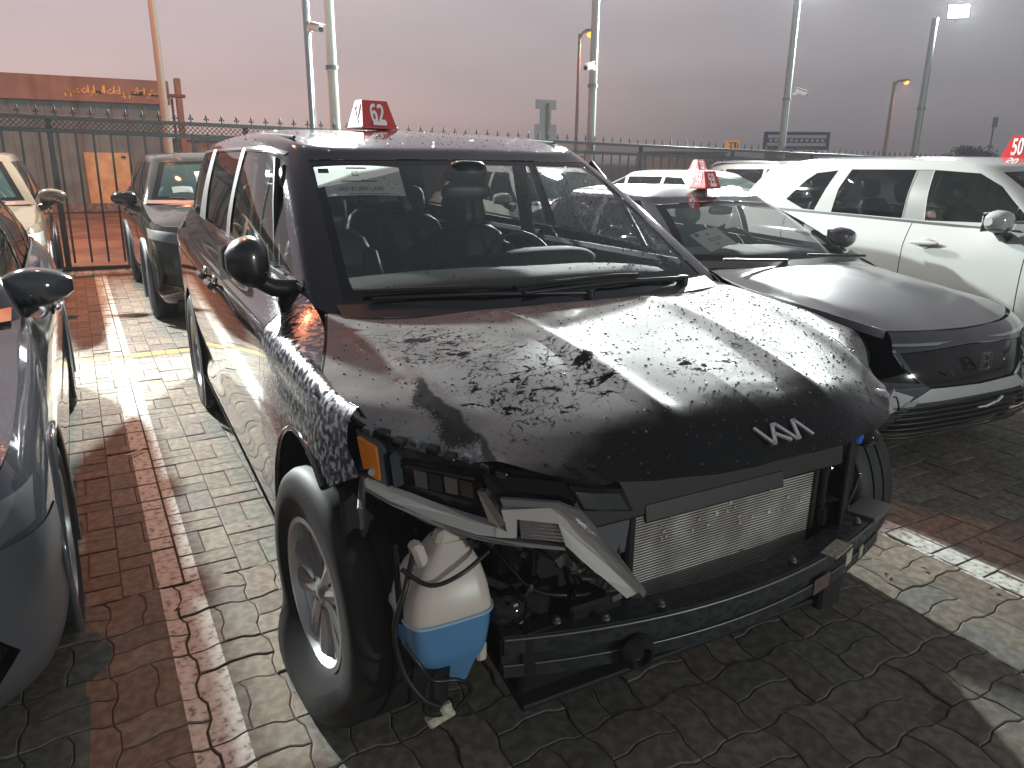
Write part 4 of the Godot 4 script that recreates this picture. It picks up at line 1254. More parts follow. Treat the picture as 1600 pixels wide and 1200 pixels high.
func build_van_front(van: Node3D) -> void:
	var hl := part("headlight", lamp_plate(P2([[-0.925, 0.945], [-0.922, 0.88], [-0.906, 0.80], [-0.86, 0.765], [-0.786, 0.722], [-0.704, 0.70], [-0.634, 0.70], [-0.56, 0.76], [-0.52, 0.80], [-0.44, 0.835], [-0.56, 0.846], [-0.70, 0.856], [-0.83, 0.872], [-0.87, 0.89]]), -0.03, 0.03), M.lamp_black, van)
	part("amber_reflector", lamp_plate(P2([[-0.918, 0.895], [-0.884, 0.872], [-0.879, 0.788], [-0.908, 0.808]]), 0.006, 0.02), M.amber, hl)
	part("amber_frame", lamp_plate(P2([[-0.923, 0.91], [-0.874, 0.882], [-0.868, 0.775], [-0.914, 0.795]]), -0.004, 0.02), M.lamp_grey, hl)
	part("lens_housing", lamp_plate(P2([[-0.858, 0.855], [-0.84, 0.835], [-0.837, 0.783], [-0.852, 0.772]]), 0.004, 0.03), M.lamp_steel, hl)
	var pj := part("projector", lamp_plate(P2([[-0.84, 0.842], [-0.704, 0.836], [-0.696, 0.758], [-0.837, 0.782]]), -0.008, 0.02), M.black_gloss, hl)
	for k in 4:
		var x0 := -0.815 + 0.026 * k
		part("reflector_cell", lamp_plate(P2([[x0, 0.826 - 0.002 * k], [x0 + 0.022, 0.824 - 0.002 * k], [x0 + 0.024, 0.782 - 0.001 * k], [x0 + 0.003, 0.784 - 0.001 * k]]), 0.002, 0.012), M.lamp_chrome if k % 2 == 0 else M.chrome_dark, pj)
	part("projector_rib", lamp_plate(P2([[-0.83, 0.836], [-0.71, 0.832], [-0.71, 0.826], [-0.83, 0.83]]), 0.006, 0.01), M.chrome_dark, pj)
	# daytime light guide, a broad frosted band with a notch
	part("light_guide", lamp_plate(P2([[-0.906, 0.790], [-0.86, 0.768], [-0.786, 0.744], [-0.724, 0.730], [-0.672, 0.722], [-0.672, 0.698], [-0.704, 0.696], [-0.786, 0.712], [-0.858, 0.744], [-0.902, 0.772]]), 0.016, 0.03), M.light_guide, hl)
	part("light_guide", lamp_plate(P2([[-0.672, 0.722], [-0.653, 0.714], [-0.664, 0.768], [-0.56, 0.786], [-0.53, 0.760], [-0.394, 0.570], [-0.42, 0.556], [-0.50, 0.640], [-0.545, 0.692], [-0.56, 0.745], [-0.636, 0.748], [-0.636, 0.70], [-0.672, 0.698]]), 0.018, 0.03), M.light_guide, hl)
	part("clear_edge", lamp_plate(P2([[-0.702, 0.809], [-0.69, 0.809], [-0.655, 0.735], [-0.664, 0.724], [-0.684, 0.737]]), 0.02, 0.02), M.lamp_chrome, hl)
	part("clear_edge", lamp_plate(P2([[-0.665, 0.800], [-0.56, 0.800], [-0.52, 0.782], [-0.38, 0.575], [-0.385, 0.560], [-0.53, 0.760], [-0.565, 0.788], [-0.66, 0.782]]), 0.026, 0.012), M.light_clear, hl)
	part("clear_edge", lamp_plate(P2([[-0.905, 0.772], [-0.858, 0.742], [-0.786, 0.709], [-0.704, 0.692], [-0.62, 0.687], [-0.55, 0.684], [-0.545, 0.676], [-0.64, 0.676], [-0.71, 0.681], [-0.79, 0.698], [-0.86, 0.732], [-0.908, 0.763]]), 0.012, 0.03), M.light_clear, hl)
	var ts := part("turn_signal", lamp_plate(P2([[-0.632, 0.744], [-0.564, 0.742], [-0.545, 0.697], [-0.628, 0.698]]), 0.01, 0.02), M.lamp_mauve, hl)
	for k in 5:
		part("signal_rib", lamp_plate(P2([[-0.628, 0.738 - 0.009 * k], [-0.563 + 0.004 * k, 0.737 - 0.009 * k], [-0.562 + 0.004 * k, 0.734 - 0.009 * k], [-0.628, 0.735 - 0.009 * k]]), 0.013, 0.006), M.lamp_chrome, ts)
	var l2 := part("fog_lamp", lamp_plate(P2([[-0.545, 0.826], [-0.435, 0.822], [-0.41, 0.765], [-0.52, 0.768]]), -0.01, 0.05), M.black_plastic, hl)
	part("fog_lens", lamp_plate(P2([[-0.533, 0.816], [-0.443, 0.813], [-0.422, 0.773], [-0.515, 0.777]]), -0.004, 0.02), M.lamp_glass, l2)
	part("lamp_bezel", lamp_plate(P2([[-0.69, 0.806], [-0.56, 0.80], [-0.53, 0.79], [-0.54, 0.815], [-0.56, 0.84], [-0.70, 0.845]]), 0.0, 0.02), M.black_gloss, hl)
	# broken inner side of the lamp: ribs and torn brackets below it
	var torn := Geo.new()
	var r := RandomNumberGenerator.new(); r.seed = 4
	for k in 46:
		var x := lerpf(-0.90, -0.60, r.randf())
		var y := lerpf(0.755, 0.685, clampf((x + 0.9) / 0.25, 0, 1)) - r.randf() * 0.05
		torn.box(V(x, y, lamp_z(x) - 0.02 - r.randf() * 0.05), V(r.randf_range(0.006, 0.03), r.randf_range(0.004, 0.02), r.randf_range(0.01, 0.04)), Basis(V(r.randfn(), r.randfn(), r.randfn()).normalized(), r.randf() * 2.0))
	part("broken_bracket", torn, M.black_gloss, hl)
	var torn2 := Geo.new()
	for k in 16:
		var t := r.randf()
		torn2.box(V(lerpf(-0.56, -0.42, t), lerpf(0.67, 0.56, t) - r.randf() * 0.03, lerpf(0.53, 0.58, t) + r.randf() * 0.02), V(r.randf_range(0.01, 0.035), r.randf_range(0.004, 0.016), 0.03), Basis(V(r.randfn(), r.randfn(), r.randfn()).normalized(), r.randf() * 2.0))
	part("broken_bracket", torn2, M.bare_metal, hl)
	part("lamp_backing", Geo.new().box(V(-0.48, 0.60, 0.49), V(0.05, 0.26, 0.05), Basis(Vector3.BACK, 0.85), 0.01), M.lamp_brown, hl)
	for k in 9:
		var t := k / 8.0
		var x := lerpf(-0.895, -0.66, t); var y := lerpf(0.918, 0.862, t) + 0.006 * sin(k * 2.3)
		part("mounting_tab", Geo.new().box(V(x, y - 0.010, lamp_z(x) - 0.012), V(0.020 + 0.006 * (k % 3), 0.018, 0.03), Basis(V(0.3, 1, 0.2).normalized(), 0.7 + 0.25 * sin(k * 1.7)), 0.004), M.black_gloss if k % 3 else M.lamp_grey, hl)
	for k in 6:
		var x := -0.62 + 0.045 * k
		part("mounting_tab", Geo.new().box(V(x, 0.862, lamp_z(x) - 0.04), V(0.018, 0.016, 0.03), Basis(Vector3.UP, 0.2 * k), 0.004), M.black_gloss, hl)
	# looms and clips in the open bay
	for w in [[V(-0.62, 0.60, 0.30), V(-0.56, 0.50, 0.42), V(-0.46, 0.47, 0.46), V(-0.36, 0.44, 0.44)], [V(-0.66, 0.66, 0.34), V(-0.60, 0.64, 0.43), V(-0.50, 0.58, 0.47), V(-0.44, 0.50, 0.46)], [V(-0.70, 0.40, 0.36), V(-0.62, 0.44, 0.42), V(-0.55, 0.52, 0.42), V(-0.52, 0.62, 0.36)], [V(0.62, 0.66, 0.40), V(0.66, 0.56, 0.42), V(0.62, 0.46, 0.42), V(0.66, 0.40, 0.36)], [V(-0.30, 0.63, 0.43), V(-0.31, 0.52, 0.45), V(-0.29, 0.40, 0.44)]]:
		var lm := part("wiring_loom", Geo.new().tube(curve(w, 6), 0.007, 6), M.black_plastic, van)
		part("connector", Geo.new().box(w[2], V(0.03, 0.02, 0.022), Basis(Vector3.UP, 0.6), 0.004), M.black_gloss, lm)
		part("tie_clip", Geo.new().box(w[1], V(0.012, 0.022, 0.022), Basis(Vector3.UP, 0.3), 0.003), M.bare_metal, lm)
	for q in [V(-0.60, 0.425, 0.44), V(-0.52, 0.43, 0.49), V(-0.40, 0.425, 0.53), V(-0.24, 0.428, 0.55), V(0.24, 0.428, 0.55), V(0.62, 0.428, 0.47)]:
		part("bolt", Geo.new().lathe([W(0.0, 0.014), W(0.007, 0.014), W(0.008, 0.008), W(0.012, 0.006), W(0.013, 0.0)], 8, Transform3D(Basis(), q)), M.bare_metal, van)
	# remains of the left head lamp
	var rl := part("headlight_stub", Geo.new().ball(V(0.60, 0.845, 0.47), V(0.05, 0.035, 0.05), Basis(), 10, 0.8), M.lamp_chrome, van)
	part("chrome_strip", Geo.new().box(V(0.74, 0.815, 0.42), V(0.24, 0.010, 0.035), Basis(Vector3.UP, 0.55) * Basis(Vector3.FORWARD, 0.03), 0.003), M.satin, rl)
	part("lamp_bulb_holder", Geo.new().tube([V(0.665, 0.80, 0.43), V(0.72, 0.77, 0.40)], 0.026, 10, 0.036), M.lamp_brown, rl)
	part("blue_connector", Geo.new().box(V(0.60, 0.715, 0.44), V(0.03, 0.045, 0.03), Basis(Vector3.FORWARD, 0.2), 0.006), M.blue_plastic, rl)
	part("lamp_motor", Geo.new().ball(V(0.66, 0.70, 0.42), V(0.05, 0.035, 0.045), Basis(), 10).box(V(0.64, 0.735, 0.42), V(0.02, 0.06, 0.02), Basis(Vector3.FORWARD, 0.7), 0.004), M.black_gloss, rl)
	part("loose_wire", Geo.new().tube(curve([V(0.70, 0.81, 0.44), V(0.82, 0.80, 0.40), V(0.85, 0.75, 0.40)], 6), 0.003, 5), M.black_plastic, rl)
	# radiator
	var rad := part("radiator", Geo.new().box(V(0.11, 0.49, 0.395), V(0.70, 0.31, 0.02), Basis(), 0.004), M.rad_dark, van)
	var fins := Geo.new()
	for k in 36:
		fins.box(V(0.11, 0.345 + 0.29 * k / 35.0, 0.409), V(0.685, 0.0036, 0.012))
	part("cooling_fins", fins, M.rad_fin, rad).set_meta("kind", "stuff")
	var bent := Geo.new()
	for k in 26:
		bent.box(V(r.randf_range(-0.2, 0.42), r.randf_range(0.5, 0.63), 0.4165), V(r.randf_range(0.003, 0.012), 0.010, 0.003), Basis(Vector3.BACK, r.randf()))
	part("bent_fins", bent, M.rad_fin, rad)
	part("end_tank", Geo.new().tube([V(0.475, 0.33, 0.40), V(0.475, 0.66, 0.40)], 0.016, 10), M.black_plastic, rad)
	part("receiver_tube", Geo.new().tube([V(0.52, 0.34, 0.40), V(0.52, 0.64, 0.40)], 0.02, 12).tube([V(0.52, 0.60, 0.40), V(0.52, 0.612, 0.40)], 0.024, 12).tube([V(0.52, 0.5, 0.40), V(0.52, 0.512, 0.40)], 0.024, 12), M.black_plastic, rad)
	part("end_tank", Geo.new().box(V(-0.255, 0.50, 0.41), V(0.03, 0.34, 0.05), Basis(), 0.008), M.black_plastic, rad)
	# black air guide above the radiator
	var gd := part("air_guide", Geo.new().box(V(0.02, 0.715, 0.45), V(0.98, 0.14, 0.03), Basis(Vector3.RIGHT, -0.12), 0.008), M.black_plastic, van)
	part("guide_flap", Geo.new().box(V(0.0, 0.655, 0.47), V(0.50, 0.05, 0.012), Basis(Vector3.RIGHT, -0.2), 0.003).box(V(0.34, 0.69, 0.46), V(0.18, 0.035, 0.012), Basis(Vector3.BACK, -0.2), 0.003), M.black_plastic, gd)
	part("guide_lip", Geo.new().tube([V(-0.40, 0.79, 0.50), V(-0.1, 0.80, 0.55), V(0.2, 0.81, 0.56)], 0.005, 5), M.grey_plastic, gd)
	part("upper_tie_bar", Geo.new().box(V(0, 0.80, 0.42), V(1.2, 0.06, 0.10), Basis(), 0.012), M.black_plastic, van)
	for s in [-1.0, 1.0]:
		part("radiator_support", Geo.new().box(V(s * 0.56, 0.58, 0.27), V(0.10, 0.50, 0.10), Basis(), 0.015), M.black_plastic, van)
		if s > 0: part("support_panel", Geo.new().box(V(0.60, 0.60, 0.43), V(0.14, 0.46, 0.015), Basis(Vector3.UP, s * 0.5), 0.004), M.black_plastic, van)
		part("side_rail", Geo.new().box(V(s * 0.55, 0.42, 0.22), V(0.11, 0.14, 0.42), Basis(), 0.012), M.black_metal, van)
		part("inner_fender", Geo.new().box(V(s * 0.62, 0.62, -0.02), V(0.02, 0.50, 0.55), Basis(), 0.004), M.black_matte, van)
	part("grey_duct", Geo.new().box(V(-0.335, 0.63, 0.44), V(0.12, 0.17, 0.02), Basis(Vector3.FORWARD, 0.12), 0.006), M.grey_plastic, van)
	part("engine_block", Geo.new().box(V(0, 0.55, 0.05), V(1.1, 0.55, 0.5), Basis(), 0.03), M.black_matte, van)
	# bumper beam: a rolled section bent forward in the middle
	var prof := [[0.0, 0.0], [0.0, 0.026], [-0.012, 0.036], [-0.012, 0.058], [0.002, 0.068], [0.002, 0.108], [-0.006, 0.116], [-0.085, 0.118], [-0.085, 0.104], [-0.02, 0.1], [-0.02, 0.0]]
	var rings := []
	for k in 25:
		var x := lerpf(-0.66, 0.77, k / 24.0)
		var zc := 0.595 - 0.26 * pow(absf(x - 0.02), 2.0)
		var ring := []
		for q in prof: ring.append(V(x, 0.305 + q[1] + 0.02 * (x * 0.3), zc + q[0]))
		rings.append(ring)
	var beam := Geo.new()
	for i in rings.size() - 1:
		for k in prof.size():
			var j := (k + 1) % prof.size()
			var e := Vector2(prof[j][0] - prof[k][0], prof[j][1] - prof[k][1])
			beam.fquad(rings[i][k], rings[i + 1][k], rings[i + 1][j], rings[i][j], V(0, -e.x, e.y) if true else Vector3.ZERO)
	var bm := part("bumper_beam", beam, M.beam, van)
	part("beam_lip", Geo.new().tube(rings.map(func(q): return q[5] + V(0, 0.004, 0.002)), 0.004, 5), M.bare_metal, bm)
	part("beam_lip", Geo.new().tube(rings.map(func(q): return q[2] + V(0, -0.002, 0.010)), 0.003, 5), M.bare_metal, bm)
	part("tow_socket", Geo.new().lathe([W(0.0, 0.01), W(0.02, 0.012), W(0.024, 0.03), W(0.034, 0.03), W(0.046, 0.012), W(0.05, 0.0)], 20, Transform3D(Basis(V(1, 0, 0), V(0, 0, 1), V(0, -1, 0)), V(-0.33, 0.335, 0.575))), M.black_metal, bm)
	part("torn_sticker", Geo.new().box(V(0.42, 0.424, 0.555), V(0.12, 0.004, 0.05), Basis(Vector3.UP, 0.3), 0.001).box(V(0.45, 0.40, 0.578), V(0.05, 0.045, 0.004), Basis(Vector3.UP, 0.35), 0.001).box(V(0.52, 0.395, 0.566), V(0.035, 0.035, 0.004), Basis(Vector3.UP, 0.4), 0.001), M.cream, bm)
	part("beam_step", Geo.new().box(V(0.735, 0.425, 0.425), V(0.16, 0.02, 0.10), Basis(Vector3.UP, 0.3), 0.004), M.bare_metal, bm)
	part("rust_patch", Geo.new().box(V(0.36, 0.33, 0.566), V(0.09, 0.05, 0.003), Basis(Vector3.UP, 0.2), 0.001), M.rust_grey, bm)
	for s in [-1.0, 1.0]:
		part("crash_box", Geo.new().box(V(s * 0.55, 0.36, 0.40), V(0.13, 0.12, 0.20), Basis(), 0.012), M.black_metal, van)
	part("bracket_plate", Geo.new().box(V(-0.60, 0.43, 0.40), V(0.10, 0.02, 0.06), Basis(Vector3.BACK, 0.3), 0.004).box(V(-0.40, 0.43, 0.47), V(0.16, 0.05, 0.05), Basis(), 0.008), M.black_metal, van)
	# hanging undertray
	var ut := Geo.new()
	for k in 9:
		ut.box(V(-0.05 + 0.05 * k, 0.215, 0.40), V(0.022, 0.012, 0.14), Basis(Vector3.RIGHT, 0.35), 0.004)
	ut.box(V(0.0, 0.205, 0.32), V(1.2, 0.02, 0.30), Basis(Vector3.RIGHT, 0.2), 0.005)
	ut.box(V(-0.46, 0.22, 0.42), V(0.26, 0.14, 0.03), Basis(Vector3.RIGHT, 0.3), 0.01)
	ut.box(V(0.52, 0.22, 0.45), V(0.10, 0.14, 0.08), Basis(), 0.01)
	part("undertray", ut, M.black_matte, van)
	# washer bottle: white shoulders, blue below the fluid line
	var wb := []
	var sec := func(c: Vector3, hx: float, hz: float, n := 20) -> Array:
		var o := []
		for k in n:
			var a := TAU * k / n
			o.append(c + V(signf(cos(a)) * pow(absf(cos(a)), 0.45) * hx, 0, signf(sin(a)) * pow(absf(sin(a)), 0.45) * hz))
		return o
	var sh := Transform3D(Basis().scaled(V(1.02, 0.88, 0.95)), V(-0.03, 0.10, 0.085))
	var bt := part("washer_bottle", Geo.new().loft([sec.call(V(-0.735, 0.455, 0.30), 0.108, 0.10), sec.call(V(-0.735, 0.475, 0.30), 0.106, 0.10), sec.call(V(-0.732, 0.52, 0.295), 0.098, 0.092), sec.call(V(-0.725, 0.57, 0.29), 0.080, 0.075), sec.call(V(-0.715, 0.60, 0.285), 0.058, 0.055), sec.call(V(-0.705, 0.635, 0.28), 0.04, 0.04)]).moved(sh), M.bottle_white, van)
	part("filler_neck", Geo.new().box(V(-0.785, 0.60, 0.30), V(0.03, 0.10, 0.05), Basis(Vector3.BACK, 0.25), 0.01).box(V(-0.70, 0.635, 0.29), V(0.09, 0.05, 0.05), Basis(Vector3.BACK, -0.3), 0.012).moved(sh), M.bottle_white, bt)
	part("fluid_part", Geo.new().loft([sec.call(V(-0.735, 0.447, 0.30), 0.106, 0.098), sec.call(V(-0.735, 0.40, 0.30), 0.104, 0.096), sec.call(V(-0.735, 0.345, 0.30), 0.098, 0.09), sec.call(V(-0.732, 0.315, 0.30), 0.09, 0.085), sec.call(V(-0.715, 0.27, 0.30), 0.055, 0.06), sec.call(V(-0.71, 0.205, 0.30), 0.032, 0.04)]).moved(sh), M.bottle_blue, bt)
	part("mould_seam", Geo.new().loft([sec.call(V(-0.735, 0.447, 0.30), 0.112, 0.105), sec.call(V(-0.735, 0.455, 0.30), 0.113, 0.106)]).moved(sh), M.bottle_seam, bt)
	part("bottle_foot", Geo.new().box(V(-0.655, 0.30, 0.36), V(0.025, 0.06, 0.02), Basis(), 0.006).moved(sh), M.bottle_white, bt)
	var pump := part("washer_pump", Geo.new().tube([V(-0.78, 0.18, 0.37), V(-0.77, 0.30, 0.37)], 0.027, 12).ball(V(-0.775, 0.175, 0.37), V(0.04, 0.02, 0.035)).moved(sh), M.black_plastic, van)
	part("pump_bracket", Geo.new().box(V(-0.775, 0.155, 0.385), V(0.07, 0.03, 0.03), Basis(Vector3.BACK, 0.3), 0.005).box(V(-0.765, 0.185, 0.395), V(0.03, 0.03, 0.02), Basis(Vector3.BACK, 0.1), 0.004).moved(sh), M.cream, pump)
	part("hose", Geo.new().tube(curve([V(-0.80, 0.62, 0.30), V(-0.84, 0.55, 0.35), V(-0.87, 0.45, 0.36), V(-0.86, 0.33, 0.38), V(-0.82, 0.24, 0.40), V(-0.78, 0.20, 0.40)], 6), 0.007, 6).moved(sh), M.black_plastic, pump)
	part("hose", Geo.new().tube(curve([V(-0.84, 0.60, 0.33), V(-0.79, 0.565, 0.38), V(-0.72, 0.585, 0.395), V(-0.64, 0.615, 0.37)], 6), 0.006, 6).moved(sh), M.black_plastic, pump)
	part("hose", Geo.new().tube(curve([V(-0.86, 0.42, 0.38), V(-0.83, 0.36, 0.415), V(-0.80, 0.30, 0.41), V(-0.74, 0.28, 0.415), V(-0.70, 0.22, 0.40), V(-0.74, 0.17, 0.40)], 6), 0.006, 6).moved(sh), M.black_plastic, pump)
	part("stay_rod", Geo.new().tube([V(-0.845, 0.66, 0.30), V(-0.845, 0.44, 0.33)], 0.008, 6).moved(sh), M.black_gloss, van)
	var horn := part("horn", Geo.new().lathe([W(0.0, 0.03), W(0.012, 0.034), W(0.03, 0.03), W(0.05, 0.012), W(0.054, 0.0), W(0.05, -0.014), W(0.0, -0.02)], 24, Transform3D(Basis(V(0.97, 0.2, 0), V(-0.18, 0.75, 0.64), V(0.13, -0.62, 0.77)), V(-0.63, 0.475, 0.43))), M.black_gloss, van)
	part("horn_bracket", Geo.new().box(V(-0.655, 0.535, 0.415), V(0.08, 0.02, 0.01), Basis(Vector3.BACK, -0.6), 0.003).box(V(-0.60, 0.51, 0.40), V(0.05, 0.012, 0.03), Basis(), 0.003), M.black_metal, horn)
	part("horn_label", Geo.new().box(V(-0.622, 0.49, 0.463), V(0.012, 0.01, 0.004)), M.cream, horn)
	# torn fender bracket by the wheel
	part("fender_bracket", Geo.new().box(V(-0.93, 0.765, 0.26), V(0.012, 0.07, 0.16), Basis(Vector3.UP, -0.35) * Basis(Vector3.RIGHT, 0.32), 0.003), M.bare_metal, van)
	part("fender_flange", Geo.new().tube([V(-0.96, 0.70, 0.03), V(-0.945, 0.80, 0.20), V(-0.925, 0.85, 0.33)], 0.009, 6), M.black_plastic, van)
	part("splash_panel", Geo.new().box(V(-0.80, 0.45, 0.14), V(0.34, 0.62, 0.02), Basis(Vector3.UP, 0.25), 0.01), M.black_matte, van)

# ---------------------------------------------------------------- the other cars
# d: label, cat, at (nose on the ground, car runs to -z), turn, L, W (half), yh (bonnet lip), yc (cowl), zc (cowl), zr0 (roof front), yr (roof), yb0/yb1 (belt front/rear),
# zr1 (roof rear), zb (belt rear), wr (half roof), wb (half belt), zf, za (axles), r (wheel), paint, ride
func build_car(d: Dictionary) -> Node3D:
	var t := thing(d.name, d.label, "car", d.at, deg_to_rad(d.turn), d.get("group", ""))
	var L: float = d.L; var Wd: float = d.W
	var paint: Material = d.paint
	var zf: float = d.zf; var za: float = d.za
	var zA: float = d.zc - 0.30               # foot of the windscreen pillar
	# plan columns, front to rear
	var px := [0.0, 0.42 * Wd, 0.74 * Wd, 0.92 * Wd, 0.985 * Wd, Wd, Wd, Wd, Wd, Wd, 0.985 * Wd, 0.92 * Wd, 0.70 * Wd, 0.36 * Wd, 0.0]
	var rnd: float = d.get("nose", 1.0)
	var pz := [0.0, -0.025 * rnd, -0.11 * rnd, -0.26 * rnd, -0.46 * rnd, zf, zA, lerpf(zA, za, 0.33), lerpf(zA, za, 0.66), za, -L + 0.42, -L + 0.17, -L + 0.05, -L + 0.01, -L]
	var yh: float = d.yh; var yc: float = d.yc
	var ty := [yh, yh, yh + 0.005, yh + 0.01, lerpf(yh, yc, 0.25), lerpf(yh, yc, 0.55), yc + 0.02, d.yb0, lerpf(d.yb0, d.yb1, 0.45), lerpf(d.yb0, d.yb1, 0.85), d.yb1, d.yb1, d.yb1, d.yb1, d.yb1]
	var rows := []
	# share of height, width factor, front push, rear push
	var yb: float = d.ride
	var prof := [[0.0, 0.92, -0.10, 0.10], [0.07, 0.965, -0.035, 0.03], [0.2, 0.992, 0.0, 0.0], [0.38, 0.99, 0.0, 0.0], [0.55, 1.0, -0.01, 0.0], [0.70, 0.998, -0.03, 0.02], [0.82, 0.985, -0.06, 0.05], [0.93, 0.955, -0.10, 0.09], [1.0, 0.915, -0.15, 0.12]]
	if d.has("prof"): prof = d.prof
	for p in prof:
		var row := []
		for c in px.size():
			var y: float = lerpf(yb, ty[c], p[0])
			var wf: float = p[1]
			if c >= 7 and c <= 11 and p[0] > 0.9: wf = lerpf(wf, d.wb / Wd, (p[0] - 0.9) * 10.0)
			var z: float = pz[c] + (p[2] if c < 3 else (p[2] * (0.6 if c == 3 else (0.25 if c == 4 else 0.0)) if c < 8 else (p[3] if c > 10 else 0.0)))
			row.append(V(px[c] * wf, y, z))
		rows.append(row)
	var side := grid_geo(fine_grid(rows, 5, 4), V(0, 0.6, -L / 2))
	var top: Array = rows[rows.size() - 1]
	# bonnet between the nose edge, the side edge and the cowl
	var cow := []
	var cwx: float = top[6].x
	for k in 4:
		var s := k / 3.0
		cow.append(V(cwx * s, yc + 0.03 * (1.0 - s * s) + 0.02 * s, lerpf(d.zc, zA, pow(s, 2.2))))
	var hrows := [cow]
	var ed := curve([top[6], top[5], top[4], top[3]], 4)
	for i in range(1, 7):
		var s := i / 7.0
		var e: Vector3 = ed[int(round(s * (ed.size() - 1)))]
		var row := []
		var zc0: float = lerpf(d.zc, top[0].z, s)
		var crown: float = d.get("crown", 0.045)
		for k in 4:
			var q := k / 3.0
			var yy: float = lerpf(lerpf(yc + 0.03, top[0].y, pow(s, d.get("drop", 1.6))) , e.y, q * q) + crown * sin(PI * s) * (1.0 - q * q) * 0.5
			row.append(V(e.x * q, yy, lerpf(zc0, e.z, pow(q, 2.0))))
		hrows.append(row)
	hrows.append([top[0], V(top[3].x / 3, top[0].y, lerpf(top[0].z, top[1].z, 0.9)), V(top[3].x * 2 / 3, top[1].y + 0.002, lerpf(top[1].z, top[2].z, 0.75)), top[3]])
	var hg := fine_grid(hrows, 6, 4)
	if d.has("ridge"):
		for i in hg.size():
			for k in hg[i].size():
				var p: Vector3 = hg[i][k]
				var rx: float = lerpf(0.72, 0.5, float(i) / hg.size()) * Wd
				var dd := p.x - rx
				p.y += 0.012 * (exp(-pow(dd / 0.04, 2.0)) if dd > 0 else exp(-pow(dd / 0.14, 2.0))) * sin(PI * float(i) / (hg.size() - 1))
				hg[i][k] = p
	whole("hood", grid_geo(hg, V(0, 0, d.zc * 0.5)), d.get("hood_paint", paint), t)
	var seam := []
	for k in hg[0].size(): seam.append(hg[hg.size() - 1][k] + V(0, -0.002, 0.003))
	whole("hood_gap", Geo.new().tube(seam, 0.006, 4), M.gap, t)
	# wheel arches, sills
	for az in [zf, za]:
		side = cut(side, circle(W(az, d.r), d.r + 0.042, 28), 0, 0.2)[1]
		var lip := []
		for k in range(-3, 22): lip.append(V(Wd * 0.995, d.r + sin(PI * k / 18.0) * (d.r + 0.044), az + cos(PI * k / 18.0) * (d.r + 0.044)))
		both("arch_lip", Geo.new().tube(lip, d.get("lip", 0.012), 6), d.get("clad", paint), t)
		var li := Geo.new()
		for k in 22:
			var a0 := PI * (k - 2) / 18.0; var a1 := PI * (k - 1) / 18.0
			var rr: float = d.r + 0.055
			li.fquad(V(Wd * 0.99, d.r + sin(a0) * rr, az + cos(a0) * rr), V(Wd * 0.99, d.r + sin(a1) * rr, az + cos(a1) * rr), V(Wd * 0.6, d.r + sin(a1) * rr, az + cos(a1) * rr), V(Wd * 0.6, d.r + sin(a0) * rr, az + cos(a0) * rr), -V(0, sin(a0), cos(a0)))
		li.lathe([W(0.0, Wd * 0.6), W(d.r + 0.056, Wd * 0.6)], 18, Transform3D(Basis(V(0, 0, 1), V(1, 0, 0), V(0, 1, 0)), V(0, d.r, az)))
		both("wheel_liner", li, M.black_matte, t)
	var sl := cut(side, [W(zf - 0.3, 0.0), W(za + 0.3, 0.0), W(za + 0.3, yb + 0.09), W(zf - 0.3, yb + 0.09)], 0, -1.0)
	side = sl[1]
	both("sill_trim", sl[0].puffed(0.005), d.get("clad", M.black_plastic), t)
	# grille, lamps and inlets cut from the nose; each: name, convex polygon seen from the front, material, depth
	for f in d.get("face", []):
		var c := cut(side, f[1], 2, 0.02)
		side = c[1]
		var mn := 1e9
		for p in c[0].P: mn = minf(mn, p.x)
		if mn > 0.1:
			both(f[0], c[0].puffed(f[3]), M[f[2]], t)
			continue
		var o := whole(f[0], c[0].puffed(f[3]), M[f[2]], t)
		if f.size() > 4 and o: _dress(o, f, c[0])
	for f in d.get("flank", []):
		var c := cut(side, f[1], 0, 0.02)
		side = c[1]
		both(f[0], c[0].puffed(f[3]), M[f[2]], t)
	# doors
	var dz: Array = d.get("doors", [zA - 0.18, lerpf(zA, za, 0.5) - 0.1, za + 0.25])
	var gp := []
	for k in 3:
		gp += strip([W(dz[k] - (0.0 if k < 2 else 0.3), 1.3), W(dz[k] - (0.0 if k < 2 else 0.25), 0.85), W(dz[k] + (0.0 if k < 2 else 0.12), yb + 0.1)], 0.007)
	var gr := cuts(side, gp, 0, 0.3)
	side = gr[1]
	both("panel_gap", gr[0].puffed(-0.005), M.gap, t)
	var fd := cut(side, [W(dz[0], 0), W(dz[0], 2), W(dz[1], 2), W(dz[1], 0)], 0, 0.3)
	both("front_door", fd[0], paint, t)
	var rd := cut(fd[1], [W(dz[1], 0), W(dz[1], 2), W(dz[2] - 0.3, 2), W(dz[2] - 0.25, 0.85), W(dz[2] + 0.12, yb + 0.1), W(dz[2] + 0.12, 0)], 0, 0.3)
	both("rear_door", rd[0], paint, t)
	whole("body", rd[1], paint, t)
	for s in [-1.0, 1.0]:
		for k in 2:
			var hz: float = dz[1] + 0.18 if k == 0 else dz[2] + 0.02
			var hy: float = d.get("yhand", d.yb0 - 0.13)
			var hd := Geo.new().ball(V(s * (Wd + 0.018), hy, hz), V(0.014, 0.016, 0.12), Basis(Vector3.RIGHT, -0.04), 12, 0.8)
			hd.ball(V(s * (Wd - 0.003), hy, hz), V(0.008, 0.04, 0.06), Basis(), 10)
			part("door_handle", hd, d.get("handle", paint), t)
	# greenhouse
	var wb: float = d.wb; var wr: float = d.wr; var yr: float = d.yr
	var z0: float = d.zr0; var z1: float = d.zr1; var zb: float = d.zb
	var yt: float = yr - 0.10; var ye: float = yr - 0.055
	var base := cow.duplicate()
